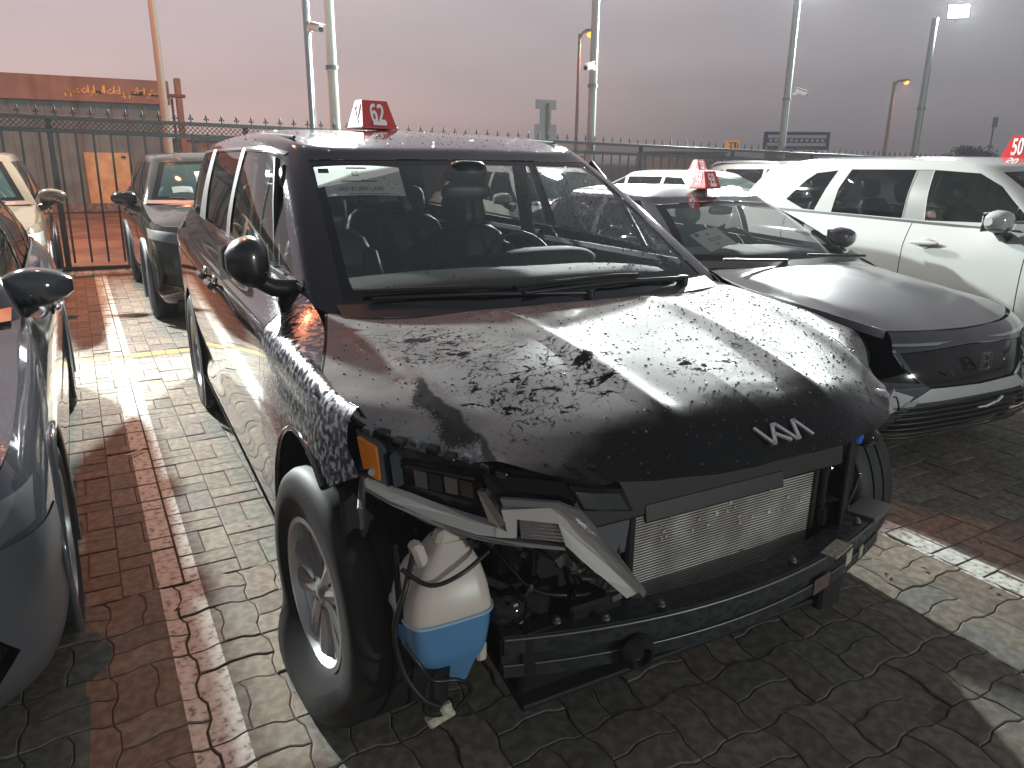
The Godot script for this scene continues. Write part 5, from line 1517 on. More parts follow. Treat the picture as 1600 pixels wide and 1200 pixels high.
	base.append_array([V(wb, d.yb0 - 0.02, zA - 0.14), V(wb, d.yb0, lerpf(zA, zb, 0.3)), V(wb, lerpf(d.yb0, d.yb1, 0.5), lerpf(zA, zb, 0.55)), V(wb * 0.995, lerpf(d.yb0, d.yb1, 0.85), lerpf(zA, zb, 0.8)), V(wb * 0.95, d.yb1, zb + 0.16), V(wb * 0.78, d.yb1, zb + 0.03), V(wb * 0.4, d.yb1, zb), V(0, d.yb1, zb)])
	var zm := func(s: float) -> float: return lerpf(z0 - 0.1, z1, s)
	var topr := [V(0, yt, z0), V(wr * 0.42, yt - 0.002, z0 - 0.01), V(wr * 0.75, yt - 0.008, z0 - 0.035), V(wr * 0.96, yt - 0.015, z0 - 0.09), V(wr * 1.04, yt, z0 - 0.24), V(wr * 1.09, yt + 0.02, zm.call(0.3)), V(wr * 1.09, yt + 0.02, zm.call(0.55)), V(wr * 1.07, yt + 0.005, zm.call(0.82)), V(wr * 1.0, yt - 0.02, z1 + 0.10), V(wr * 0.85, yt - 0.025, z1 + 0.01), V(wr * 0.45, yt - 0.02, z1 - 0.02), V(0, yt - 0.02, z1 - 0.03)]
	var edge := [V(0, ye, z0 - 0.11), V(wr * 0.40, ye - 0.002, z0 - 0.12), V(wr * 0.70, ye - 0.006, z0 - 0.14), V(wr * 0.88, ye - 0.005, z0 - 0.19), V(wr * 0.95, ye + 0.005, z0 - 0.32), V(wr * 1.0, ye + 0.025, zm.call(0.32)), V(wr * 1.0, ye + 0.025, zm.call(0.55)), V(wr * 0.99, ye + 0.01, zm.call(0.80)), V(wr * 0.92, ye - 0.02, z1 + 0.17), V(wr * 0.75, ye - 0.015, z1 + 0.10), V(wr * 0.4, ye - 0.01, z1 + 0.08), V(0, ye - 0.01, z1 + 0.08)]
	var inner := []
	var cent := []
	for k in 12:
		inner.append(V(edge[k].x * 0.6, lerpf(edge[k].y, yr, 0.8), lerpf(edge[k].z, zm.call(0.45), 0.25)))
		cent.append(V(0, yr - 0.004 * absf(k - 5.5) / 5.5, lerpf(edge[k].z, zm.call(0.45), 0.45)))
	var midr := []
	for k in 12:
		midr.append(base[k].lerp(topr[k], 0.5) + V(0.022 * (1.0 if k > 3 and k < 9 else 0.35) * (1.0 if base[k].x > 0.01 else 0.0), 0.01, 0.02 if k < 4 else 0.0))
	var cab := grid_geo(fine_grid([base, midr, topr, edge, inner, cent], 5, 5), V(0, yc, (z0 + z1) / 2))
	var ys: float = yc + 0.055
	var wsp := [W(-0.001, ys), W(cwx * 0.90, ys + 0.005), W(wr * 0.925, yt - 0.015), W(-0.001, yt + 0.01)]
	var ws := cut(cab, wsp, 2, 0.12)
	cab = ws[1]
	var wi := cut(ws[0], [W(-0.001, ys + 0.035), W(cwx * 0.82, ys + 0.04), W(wr * 0.86, yt - 0.04), W(-0.001, yt - 0.02)], 2, -1.0)
	var wg := whole("windscreen", wi[0].puffed(-0.003), M.glass_wind, t)
	whole("windscreen_border", wi[1].puffed(-0.003), M.black_gloss, wg)
	for w in d.windows:
		var c := cut(cab, w[1], 0, 0.3)
		cab = c[1]
		both(w[0], c[0].puffed(-0.004), M[w[2]], t)
	var bl := cuts(cab, strip([W(zA - 0.2, d.yb0 - 0.005), W(lerpf(zA, zb, 0.55), lerpf(d.yb0, d.yb1, 0.5) + 0.008), W(zb + 0.3, d.yb1 + 0.01)], 0.02), 0, 0.3)
	cab = bl[1]
	both("belt_moulding", bl[0].puffed(0.004), d.get("belt", M.black_plastic), t)
	var rf := Geo.new(); var pl := Geo.new(); var bk := Geo.new()
	for i in range(0, cab.P.size(), 3):
		var c := (cab.P[i] + cab.P[i + 1] + cab.P[i + 2]) / 3
		var dst := rf if c.y > ye - 0.012 else (bk if c.z < lerpf(zb, z1, (c.y - d.yb1) / maxf(yt - d.yb1, 0.01)) + 0.09 and c.y > d.yb1 + 0.05 and c.x < wb * 0.85 else pl)
		for k in 3: dst.P.append(cab.P[i + k]); dst.N.append(cab.N[i + k])
	whole("roof", rf, d.get("roof_paint", paint), t)
	both("pillars", pl, paint, t)
	whole("rear_window", bk.puffed(-0.003), M.glass_dark, t)
	for s in [-1.0, 1.0]:
		mirror_unit(t, V(s * (Wd + d.get("mir_out", 0.07)), d.yb0 + d.get("mir_up", 0.06), zA - 0.28), s, d.get("mirror", paint), d.get("mir_size", 1.0))
		for az in [zf, za]: wheel(t, V(s * (Wd - 0.115), d.r - 0.004, az), s, d.r, 0.22, d.get("rim", d.r * 0.66), d.get("style", 0))
	# cowl, wipers, cabin
	var cg := Geo.new()
	for k in 12:
		var x0 := lerpf(-cwx, cwx, k / 12.0) * 0.97; var x1 := lerpf(-cwx, cwx, (k + 1) / 12.0) * 0.97
		var zz := func(x: float) -> float: return lerpf(d.zc, zA, pow(absf(x) / cwx, 2.2))
		cg.fquad(V(x0, yc + 0.028, zz.call(x0) + 0.05), V(x1, yc + 0.028, zz.call(x1) + 0.05), V(x1, yc + 0.06, zz.call(x1) - 0.05), V(x0, yc + 0.06, zz.call(x0) - 0.05), V(0, 1, 0.6))
	part("cowl", cg, M.black_plastic, t)
	for s in [-1.0, 1.0]:
		part("wiper", Geo.new().tube([V(0.35 * s + 0.25, yc + 0.06, d.zc - 0.03), V(0.35 * s - 0.25, yc + 0.085, d.zc - 0.06)], 0.009, 5), M.black_plastic, t)
	part("underbody", Geo.new().box(V(0, yb + 0.08, -L / 2), V(Wd * 1.7, 0.1, L * 0.9), Basis(), 0.02), M.black_matte, t)
	part("bay_floor", Geo.new().box(V(0, 0.5, zf - 0.02), V(Wd * 1.1, 0.3, 0.7), Basis(), 0.02), M.black_matte, t)
	var iz: float = zA - 0.25
	part("dashboard", Geo.new().ball(V(0, yc - 0.02, iz - 0.05), V(wb * 0.88, 0.10, 0.30), Basis(), 16, 0.5), M.dash, t)
	var ring := []
	var sb := Basis(Vector3.RIGHT, -0.45)
	for k in 19: ring.append(V(0.36, yc + 0.0, iz - 0.45) + sb * V(cos(TAU * k / 18.0) * 0.18, sin(TAU * k / 18.0) * 0.18, 0))
	part("steering_wheel", Geo.new().tube(ring, 0.015, 6, -1, false).ball(V(0.36, yc, iz - 0.44), V(0.07, 0.06, 0.03), sb, 10), M.leather, t)
	for z in [iz - 1.0, iz - 1.85]:
		for x in [-0.37, 0.37]:
			var sg := Geo.new()
			var lean := Basis(Vector3.RIGHT, -0.28)
			sg.ball(V(x, yc - 0.15, z), V(0.23, 0.33, 0.08), lean, 12, 0.6).ball(V(x, yc - 0.42, z + 0.3), V(0.24, 0.1, 0.27), Basis(), 12, 0.6)
			var so := part("seat", sg, M.leather, t)
			part("headrest", Geo.new().ball(V(x, yc + 0.25, z - 0.12), V(0.12, 0.09, 0.05), lean, 12, 0.6), M.leather, so)
	part("headliner", Geo.new().box(V(0, yr - 0.09, (z0 + z1) / 2 - 0.1), V(wr * 1.6, 0.015, (z0 - z1) * 0.75)), M.liner, t)
	part("rear_view_mirror", Geo.new().ball(V(0, yt - 0.06, z0 + 0.02), V(0.11, 0.032, 0.02), Basis(), 12, 0.6), M.black_plastic, t)
	return t

func _dress(o: Node, f: Array, g: Geo) -> void:
	# bars across a grille: [.., .., .., depth, count, material]
	var lo := V(1e9, 1e9, 1e9); var hi := -lo
	for p in g.P:
		lo = lo.min(p); hi = hi.max(p)
	for k in int(f[4]):
		var y := lerpf(lo.y, hi.y, (k + 0.5) / f[4])
		var pts := []
		for i in range(-8, 9):
			var x := hi.x * i / 8.5
			var bz := -1e9
			for q in range(0, g.P.size(), 3):
				if absf(g.P[q].y - y) < 0.035 and absf(g.P[q].x - absf(x)) < 0.09: bz = maxf(bz, g.P[q].z)
			if bz > -1e8: pts.append(V(x, y, bz + f[3] + 0.012))
		if pts.size() > 2:
			part("grille_bar", Geo.new().tube(pts, 0.006, 5), M[f[5]], o)

# red numbered sign for a roof: a truncated wedge with the number on each face
func roof_sign(at: Vector3, turn: float, num: String, label: String, s := 1.0) -> void:
	var t := thing("roof_sign", label, "sign", at, turn, "red numbered roof signs")
	var w0 := 0.135 * s; var w1 := 0.10 * s; var d0 := 0.11 * s; var d1 := 0.045 * s; var h := 0.19 * s
	var g := Geo.new()
	var b := [V(-w0, 0.012, -d0), V(w0, 0.012, -d0), V(w0, 0.012, d0), V(-w0, 0.012, d0)]
	var c := [V(-w1, h, -d1), V(w1, h, -d1), V(w1, h, d1), V(-w1, h, d1)]
	for k in 4:
		var j := (k + 1) % 4
		g.fquad(b[k], b[j], c[j], c[k], (b[k] + b[j]) * V(1, 0, 1))
	g.fquad(c[0], c[1], c[2], c[3], Vector3.UP)
	g.box(V(0, 0.006, 0), V(w0 * 2.1, 0.012, d0 * 2.1), Basis(), 0.004)
	part("shell", g, M.sign_red, t)
	var f := SystemFont.new(); f.font_names = PackedStringArray(["Droid Sans"]); f.font_weight = 700
	for k in 4:
		var tm := TextMesh.new()
		tm.font = f; tm.text = num; tm.font_size = 64; tm.depth = 0.003; tm.pixel_size = 0.00195 * s
		var side := k % 2 == 1
		var dd := (w0 + w1) / 2 if side else (d0 + d1) / 2
		var ln := atan2((w0 - w1) if side else (d0 - d1), h)
		var bs := Basis(Vector3.UP, PI / 2 * k) * Basis(Vector3.RIGHT, -ln)
		var tr := Transform3D(bs * Basis().scaled(V(0.85 if not side else 0.6, 1.45, 1)), Basis(Vector3.UP, PI / 2 * k) * V(0, h * 0.53, dd + 0.002))
		inst("number", tm, M.white_print, t, tr)
	part("label_strip", Geo.new().box(V(0, 0.028, d0 + 0.003), V(w0 * 0.8, 0.02, 0.004), Basis(), 0.001), M.white_print, t)

# sheet of paper behind a windscreen
func paper(called: String, label: String, c: Vector3, b: Basis, w: float, h: float, lines: Array, parent_turn := 0.0) -> void:
	var t := thing(called, label, "paper", c, 0.0, "price sheets behind windscreens")
	t.basis = b
	var g := Geo.new()
	var n := 8
	for i in n:
		var x0 := -w / 2 + w * i / n; var x1 := -w / 2 + w * (i + 1) / n
		var bow := func(x: float) -> float: return -0.012 * pow(2.0 * x / w, 2.0)
		g.fquad(V(x0, -h / 2, bow.call(x0)), V(x1, -h / 2, bow.call(x1)), V(x1, h / 2, bow.call(x1)), V(x0, h / 2, bow.call(x0)), V(0, 0, 1))
	part("sheet", g, M.paper, t)
	var f := SystemFont.new(); f.font_names = PackedStringArray(["Droid Serif"])
	for l in lines:
		if l[0] == "":
			part("print_block", Geo.new().box(V(l[1], l[2], 0.001), V(l[3], l[4], 0.001)), M.ink, t)
		else:
			var tm := TextMesh.new()
			tm.font = f; tm.text = l[0]; tm.font_size = 48; tm.depth = 0.001; tm.pixel_size = l[3] / 48.0
			inst("print", tm, M.ink, t, Transform3D(Basis(), V(l[1], l[2], 0.002)))

# ---------------------------------------------------------------- textures of the wet, dusty bonnet
func hood_rough() -> Array:
	var s := 1024
	var im := Image.create(s, s, false, Image.FORMAT_L8)
	var al := Image.create(s, s, false, Image.FORMAT_RGB8)
	var n1 := FastNoiseLite.new(); n1.seed = 11; n1.frequency = 0.012; n1.fractal_octaves = 4
	var n2 := FastNoiseLite.new(); n2.seed = 23; n2.frequency = 0.022; n2.fractal_octaves = 3; n2.domain_warp_enabled = true; n2.domain_warp_amplitude = 22.0; n2.domain_warp_frequency = 0.03
	var n5 := FastNoiseLite.new(); n5.seed = 29; n5.frequency = 0.05; n5.fractal_octaves = 2; n5.domain_warp_enabled = true; n5.domain_warp_amplitude = 12.0; n5.domain_warp_frequency = 0.05
	var n3 := FastNoiseLite.new(); n3.seed = 31; n3.frequency = 0.23; n3.fractal_octaves = 2
	var n4 := FastNoiseLite.new(); n4.seed = 47; n4.frequency = 0.009; n4.fractal_octaves = 3
	for y in s:
		for x in s:
			# u across (-1..1 m), v along (-0.5..0.8 m)
			var px := float(x); var py := float(y)
			px *= 0.75; py *= 0.75
			var w := n1.get_noise_2d(px, py)
			var big := n4.get_noise_2d(px, py)
			var sp := n3.get_noise_2d(px, py)
			var vx := lerpf(-1.0, 1.0, float(x) / s)         # metres across the car
			var vz := lerpf(-0.52, 0.78, float(y) / s)       # and along it
			# run-off: thin branching streaks where the film has drained, in a few patches
			var ln := absf(n2.get_noise_2d(px * 0.8, py))
			var ln2 := absf(n5.get_noise_2d(px, py * 0.6))
			var patch := exp(-(pow((vx + 0.40) / 0.22, 2.0) + pow((vz - 0.24) / 0.17, 2.0)))
			patch = maxf(patch, 1.2 * exp(-(pow((vx + 0.62) / 0.13, 2.0) + pow((vz + 0.06) / 0.14, 2.0))))
			patch = maxf(patch, exp(-(pow((vx - 0.02) / 0.14, 2.0) + pow((vz - 0.36) / 0.06, 2.0))))
			patch = maxf(patch, 0.6 * exp(-(pow((vx - 0.35) / 0.16, 2.0) + pow((vz - 0.30) / 0.2, 2.0))))
			patch = clampf(patch * 1.5 + 0.35 * big + 0.2 * w - 0.22, 0.0, 1.0)
			var wd := 0.5 + 0.9 * patch
			var smooth_ := (1.0 - smoothstep(0.030 * wd, 0.055 * wd, ln)) * smoothstep(0.08, 0.3, patch)
			smooth_ = maxf(smooth_, (1.0 - smoothstep(0.016 * wd, 0.035 * wd, ln2)) * smoothstep(0.15, 0.4, patch))
			smooth_ = maxf(smooth_, smoothstep(0.30, 0.36, w + 0.1 * sp) * smoothstep(0.75, 0.95, patch))
			# wiped band on the outer side of each outer crease
			var ox := lerpf(0.775, 0.66, clampf((vz + 0.2) / 0.7, 0.0, 1.0))
			var bd := absf(vx) - ox
			smooth_ = maxf(smooth_, smoothstep(-0.004, 0.006, bd + 0.02 * w) * (1.0 - smoothstep(0.030, 0.055, bd + 0.06 * w + 0.02 * sp)) * smoothstep(-0.05, 0.2, vz + 0.2 * big) * 0.8)
			# the rolled-over nose has been rinsed clean
			var nose := smoothstep(0.40, 0.56, vz + 0.05 * w)
			var r := lerpf(0.62 + 0.06 * sp, 0.06, smooth_)
			r = lerpf(r, 0.14, nose)
			if sp > 0.5: r = 0.1
			smooth_ = maxf(smooth_, nose * 0.94)
			im.set_pixel(x, y, Color(r, r, r))
			var a := lerpf(0.21 + 0.06 * w + 0.03 * sp, 0.006, maxf(smooth_, 0.0))
			var c := Color(a * 0.97, a * 0.99, a * 1.0).linear_to_srgb()
			al.set_pixel(x, y, c)
	return [ImageTexture.create_from_image(im), ImageTexture.create_from_image(al)]

func make_materials() -> void:
	var g := func(a: float) -> Color: return Color(a, a, a)
	var fine := noise_tex(0.08, 4, [], 3, 512, 2.0)
	var drops := noise_tex(0.11, 2, [], 9, 512, 3.0, FastNoiseLite.TYPE_CELLULAR, FastNoiseLite.RETURN_DISTANCE)
	var specks := noise_tex(0.22, 2, [[0.0, Color(0.05, 0.05, 0.05)], [0.70, Color(0.06, 0.06, 0.06)], [0.80, Color(0.4, 0.4, 0.4)], [1.0, Color(0.5, 0.5, 0.5)]], 17, 512)
	var blot := noise_tex(0.012, 5, [[0.25, Color(0.80, 0.785, 0.77)], [0.5, Color(0.90, 0.89, 0.885)], [0.75, Color(1, 1, 1)]], 21, 512)
	var soft := noise_tex(0.008, 4, [[0.25, Color(0.90, 0.90, 0.89)], [0.75, Color(1, 1, 1)]], 22, 512)
	var grain := noise_tex(0.35, 3, [[0.2, Color(0.55, 0.55, 0.55)], [0.5, Color(0.85, 0.85, 0.85)], [0.8, Color(1, 1, 1)]], 27, 512)
	# paints
	var carp := func(c: Color, flake := 0.0, wet := 0.22) -> StandardMaterial3D:
		var m := mat(c, 0.42, flake, {"clearcoat_enabled": true, "clearcoat": 1.0, "clearcoat_roughness": 0.05, "metallic_specular": 0.25})
		m.roughness_texture = specks; m.roughness = 1.0 if wet > 0.5 else 0.9
		m.roughness_texture_channel = BaseMaterial3D.TEXTURE_CHANNEL_RED
		return tri_mat(m, 1.1)
	M.van_paint = carp.call(Color(0.010, 0.010, 0.016))
	M.mirror_cap = mat(Color(0.008, 0.008, 0.010), 0.3, 0.0, {"clearcoat_enabled": true, "clearcoat": 1.0, "clearcoat_roughness": 0.06})
	var ht := hood_rough()
	var hm := mat(Color.WHITE, 1.0, 0.0)
	hm.albedo_texture = ht[1]; hm.roughness_texture = ht[0]
	hm.uv1_scale = V(0.5, 0.77, 1); hm.uv1_offset = V(0.5, 0.4, 0)
	hm.metallic_specular = 0.2
	M.van_hood = hm
	var cm := mat(Color(1, 1, 1), 1.0, 0.55, {"clearcoat_enabled": true, "clearcoat": 0.7, "clearcoat_roughness": 0.05})
	cm.albedo_texture = noise_tex(0.018, 5, [[0.28, Color(0.13, 0.12, 0.15)], [0.45, Color(0.24, 0.23, 0.26)], [0.60, Color(0.42, 0.42, 0.45)], [0.72, Color(0.55, 0.56, 0.58)]], 65, 768)
	cm.normal_enabled = true; cm.normal_texture = noise_tex(0.05, 5, [], 61, 512, 5.0, FastNoiseLite.TYPE_SIMPLEX_SMOOTH); cm.normal_scale = 0.12
	cm.roughness_texture = noise_tex(0.018, 5, [[0.3, Color(0.08, 0.08, 0.08)], [0.5, Color(0.22, 0.22, 0.22)], [0.7, Color(0.5, 0.5, 0.5)]], 65, 768)
	M.van_crinkle = tri_mat(cm, 2.6)
	M.grey_paint = carp.call(Color(0.085, 0.09, 0.105), 0.35)
	M.grey_rough = mat(Color(0.062, 0.066, 0.078), 0.5, 0.0, {"clearcoat_enabled": true, "clearcoat": 0.4, "clearcoat_roughness": 0.25})
	M.gold_paint = carp.call(Color(0.23, 0.185, 0.125), 0.45)
	M.olive_paint = carp.call(Color(0.028, 0.028, 0.022), 0.2)
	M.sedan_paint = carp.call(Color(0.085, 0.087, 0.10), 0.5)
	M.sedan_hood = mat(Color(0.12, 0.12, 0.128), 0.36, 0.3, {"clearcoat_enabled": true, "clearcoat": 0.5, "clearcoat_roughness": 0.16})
	M.white_paint = carp.call(Color(0.36, 0.37, 0.36))
	M.white_paint_b = carp.call(Color(0.44, 0.45, 0.43))
	# glass
	M.glass_wind = glass(Color(0.05, 0.085, 0.08), 0.36)
	M.glass_side = glass(Color(0.01, 0.018, 0.016), 0.35)
	M.glass_dark = glass(Color(0.006, 0.007, 0.009), 0.80)
	M.glass_wind.normal_enabled = true; M.glass_wind.normal_texture = drops; M.glass_wind.normal_scale = 0.035
	tri_mat(M.glass_wind, 3.0)
	# plastics, metals
	M.black_gloss = mat(g.call(0.006), 0.08)
	M.black_plastic = mat(g.call(0.011), 0.38)
	M.black_matte = mat(g.call(0.005), 0.7)
	M.black_metal = mat(g.call(0.02), 0.38, 0.4)
	M.pillar = mat(g.call(0.012), 0.12, 0.0, {"clearcoat_enabled": true, "clearcoat": 1.0})
	M.pillar_grey = mat(g.call(0.16), 0.35)
	M.grey_plastic = mat(Color(0.09, 0.10, 0.115), 0.5)
	M.white_plastic = mat(g.call(0.7), 0.4)
	M.blue_plastic = mat(Color(0.02, 0.12, 0.6), 0.35)
	M.gap = mat(g.call(0.003), 0.9)
	M.chrome = mat(g.call(0.62), 0.12, 1.0)
	M.chrome_dark = mat(g.call(0.28), 0.15, 1.0)
	M.satin = mat(g.call(0.55), 0.28, 1.0)
	M.bare_metal = tri_mat(mat(Color(0.30, 0.30, 0.29), 0.42, 0.8, {"albedo_texture": grain}), 4.0)
	M.alloy = mat(g.call(0.50), 0.36, 0.8)
	M.alloy_dark = mat(g.call(0.12), 0.34, 0.9)
	M.disc = mat(Color(0.22, 0.18, 0.15), 0.45, 0.8)
	M.tyre = tri_mat(mat(g.call(0.014), 0.62, 0.0, {"albedo_texture": grain}), 3.0)
	M.beam = tri_mat(mat(Color(0.028, 0.03, 0.033), 0.4, 0.3, {"roughness_texture": noise_tex(0.03, 4, [[0.3, Color(0.28, 0.28, 0.28)], [0.7, Color(0.7, 0.7, 0.7)]], 71, 256)}), 3.0)
	M.beam.roughness = 1.0
	M.rust_grey = tri_mat(mat(Color(0.16, 0.11, 0.09), 0.6, 0.3, {"albedo_texture": blot}), 6.0)
	M.rad_dark = mat(g.call(0.03), 0.6, 0.4)
	M.rad_fin = tri_mat(mat(Color(0.70, 0.67, 0.63), 0.5, 0.25, {"albedo_texture": blot}), 1.0)
	M.leather = tri_mat(mat(Color(0.02, 0.022, 0.022), 0.45, 0.0, {"normal_enabled": true, "normal_texture": fine, "normal_scale": 0.15}), 5.0)
	M.dash = mat(Color(0.018, 0.02, 0.02), 0.7)
	M.liner = mat(Color(0.33, 0.33, 0.31), 0.9)
	M.cream = tri_mat(mat(Color(0.55, 0.52, 0.40), 0.7, 0.0, {"albedo_texture": blot}), 8.0)
	M.emblem = mat(g.call(0.75), 0.22, 0.7)
	# lamps
	M.lamp_black = mat(Color(0.012, 0.014, 0.018), 0.12, 0.0, {"clearcoat_enabled": true, "clearcoat": 1.0})
	M.lamp_grey = mat(Color(0.10, 0.12, 0.13), 0.2, 0.3)
	M.lamp_steel = mat(Color(0.14, 0.18, 0.21), 0.18, 0.6)
	M.lamp_chrome = mat(Color(0.50, 0.50, 0.50), 0.2, 0.9)
	M.lamp_mauve = mat(Color(0.22, 0.19, 0.20), 0.15, 0.2)
	M.lamp_glass = mat(Color(0.10, 0.11, 0.12), 0.08, 0.5)
	M.lamp_brown = tri_mat(mat(Color(0.13, 0.09, 0.055), 0.35, 0.2, {"albedo_texture": blot}), 8.0)
	M.amber = mat(Color(0.75, 0.20, 0.015), 0.22, 0.0, {"clearcoat_enabled": true, "clearcoat": 1.0})
	M.light_guide = mat(Color(0.62, 0.60, 0.57), 0.22, 0.15, {"clearcoat_enabled": true, "clearcoat": 1.0})
	M.light_clear = mat(Color(0.30, 0.30, 0.30), 0.12, 0.5, {"clearcoat_enabled": true, "clearcoat": 1.0})
	M.bottle_white = mat(Color(0.60, 0.53, 0.46), 0.35, 0.0, {"subsurf_scatter_enabled": true, "subsurf_scatter_strength": 0.4})
	M.bottle_blue = mat(Color(0.10, 0.25, 0.46), 0.3, 0.0, {"subsurf_scatter_enabled": true, "subsurf_scatter_strength": 0.3})
	M.bottle_seam = mat(Color(0.36, 0.48, 0.60), 0.35)
	# ground
	M.sand = tri_mat(mat(Color(0.22, 0.17, 0.12), 0.95, 0.0, {"albedo_texture": blot}), 0.12, true)
	M.joint_sand = tri_mat(mat(Color(0.075, 0.06, 0.045), 0.95, 0.0, {"albedo_texture": grain}), 2.0, true)
	M.concrete = tri_mat(mat(Color(0.28, 0.26, 0.23), 0.9, 0.0, {"albedo_texture": blot}), 0.8, true)
	var bump := noise_tex(0.25, 4, [], 33, 512)
	M.pavers = []
	for c in [Color(0.37, 0.325, 0.25), Color(0.33, 0.298, 0.235), Color(0.405, 0.352, 0.27), Color(0.265, 0.243, 0.20), Color(0.35, 0.29, 0.222), Color(0.30, 0.285, 0.245), Color(0.385, 0.345, 0.265), Color(0.315, 0.265, 0.205)]:
		var m := mat(c, 0.72, 0.0, {"albedo_texture": grain, "detail_enabled": true, "detail_albedo": blot, "detail_blend_mode": BaseMaterial3D.BLEND_MODE_MUL})
		m.heightmap_enabled = true; m.heightmap_texture = bump; m.heightmap_scale = 0.35
		tri_mat(m, 3.2, true)
		M.pavers.append(m)
	var wear := noise_tex(0.035, 5, [[0.0, Color(0.42, 0.40, 0.36)], [0.22, Color(0.50, 0.48, 0.44)], [0.30, Color(0.74, 0.75, 0.73)], [0.55, Color(0.84, 0.86, 0.84)], [1.0, Color(0.95, 0.97, 0.95)]], 41, 512)
	M.paint_white = tri_mat(mat(Color(0.72, 0.74, 0.72), 0.6, 0.0, {"albedo_texture": wear}), 1.6, true)
	M.paint_yellow = tri_mat(mat(Color(0.75, 0.50, 0.06), 0.6, 0.0, {"albedo_texture": wear}), 1.6, true)
	# beyond
	M.fence_metal = mat(Color(0.055, 0.068, 0.07), 0.42, 0.3)
	M.pole_grey = mat(Color(0.22, 0.24, 0.24), 0.45, 0.3)
	M.pole_pale = mat(Color(0.46, 0.47, 0.42), 0.5)
	M.pole_tan = mat(Color(0.42, 0.37, 0.29), 0.6)
	M.steel = mat(Color(0.45, 0.47, 0.48), 0.22, 0.9)
	M.grey_metal = mat(Color(0.16, 0.17, 0.17), 0.4, 0.6)
	M.rust = mat(Color(0.10, 0.05, 0.03), 0.7)
	M.building = tri_mat(mat(Color(0.19, 0.28, 0.30), 0.7, 0.0, {"albedo_texture": soft}), 0.3, true)
	M.panel_dark = mat(Color(0.035, 0.045, 0.05), 0.5)
	M.sign_brown = tri_mat(mat(Color(0.33, 0.205, 0.155), 0.7, 0.0, {"albedo_texture": soft}), 0.3, true)
	M.sign_ochre = mat(Color(0.95, 0.60, 0.12), 0.5)
	M.sign_yellow = mat(Color(0.85, 0.52, 0.08), 0.5, 0.0, {"emission_enabled": true, "emission": Color(0.85, 0.5, 0.12), "emission_energy_multiplier": 0.35})
	M.door_tan = tri_mat(mat(Color(0.80, 0.62, 0.34), 0.7, 0.0, {"albedo_texture": soft}), 0.5)
	M.cabin = tri_mat(mat(Color(0.45, 0.36, 0.28), 0.8, 0.0, {"albedo_texture": blot}), 0.4, true)
	M.board_pale = mat(Color(0.80, 0.86, 0.85), 0.6)
	M.board_blue = mat(Color(0.06, 0.08, 0.14), 0.6)
	M.bark = mat(Color(0.08, 0.06, 0.04), 0.9)
	M.leaf = mat(Color(0.06, 0.06, 0.03), 0.8, 0.0, {"backlight_enabled": true, "backlight": Color(0.1, 0.1, 0.04)})
	M.lamp_white = mat(Color(0.9, 0.9, 0.9), 0.3, 0.0, {"emission_enabled": true, "emission": Color(0.93, 0.98, 1.0), "emission_energy_multiplier": 30.0})
	M.lamp_orange = mat(Color(0.9, 0.6, 0.3), 0.3, 0.0, {"emission_enabled": true, "emission": Color(1.0, 0.58, 0.18), "emission_energy_multiplier": 3.2})
	M.sign_red = mat(Color(0.58, 0.028, 0.03), 0.35, 0.0, {"clearcoat_enabled": true, "clearcoat": 0.6})
	M.white_print = mat(g.call(0.85), 0.5)
	M.paper = mat(Color(0.85, 0.92, 0.90), 0.7, 0.0, {"backlight_enabled": true, "backlight": Color(0.9, 0.95, 0.92)})
	M.ink = mat(g.call(0.04), 0.7)
	M.drop = mat(Color(0.05, 0.055, 0.06), 0.04, 0.0)
	M.face_black = mat(g.call(0.007), 0.25)
	M.face_lamp = mat(Color(0.16, 0.17, 0.18), 0.08, 0.6, {"clearcoat_enabled": true, "clearcoat": 1.0})
	M.bumper_silver = mat(Color(0.42, 0.425, 0.44), 0.36, 0.1, {"clearcoat_enabled": true, "clearcoat": 0.5, "clearcoat_roughness": 0.2})
	M.face_skid = mat(Color(0.30, 0.31, 0.32), 0.35, 0.4)

func droplets(parent: Node, g: Geo, count: int, sd: int, r0: float, r1: float, keep: Callable) -> void:
	# beads of rain standing on the panel
	var r := RandomNumberGenerator.new(); r.seed = sd
	var bead := Geo.new()
	var pr := [W(1.0, 0.0), W(0.86, 0.32), W(0.5, 0.55), W(0.0, 0.62)]
	bead.lathe(pr, 7, Transform3D(), 0.2)
	var cum := PackedFloat32Array(); var tot := 0.0
	for i in range(0, g.P.size(), 3):
		tot += (g.P[i + 1] - g.P[i]).cross(g.P[i + 2] - g.P[i]).length()
		cum.append(tot)
	var xf := []
	for k in count * 3:
		if xf.size() >= count: break
		var i := cum.bsearch(r.randf() * tot) * 3
		if i + 2 >= g.P.size(): continue
		var a := r.randf(); var b := r.randf()
		if a + b > 1.0: a = 1.0 - a; b = 1.0 - b
		var p := g.P[i] + (g.P[i + 1] - g.P[i]) * a + (g.P[i + 2] - g.P[i]) * b
		if r.randf() < 0.5: p.x = -p.x
		var n := g.N[i]
		if p.x * g.P[i].x < 0: n.x = -n.x
		if not keep.call(p, r.randf()): continue
		var s := lerpf(r0, r1, pow(r.randf(), 3.0))
		var u := n.cross(Vector3.FORWARD).normalized()
		xf.append(Transform3D(Basis(u * s * r.randf_range(0.8, 1.3), n * s, u.cross(n) * -s * r.randf_range(0.8, 1.3)), p))
	var mm := MultiMesh.new()
	mm.transform_format = MultiMesh.TRANSFORM_3D; mm.mesh = bead.mesh(); mm.instance_count = xf.size()
	for k in xf.size(): mm.set_instance_transform(k, xf[k])
	var o := MultiMeshInstance3D.new()
	o.name = "raindrops"; o.multimesh = mm; o.material_override = M.drop
	o.set_meta("kind", "stuff")
	parent.add_child(o, true)

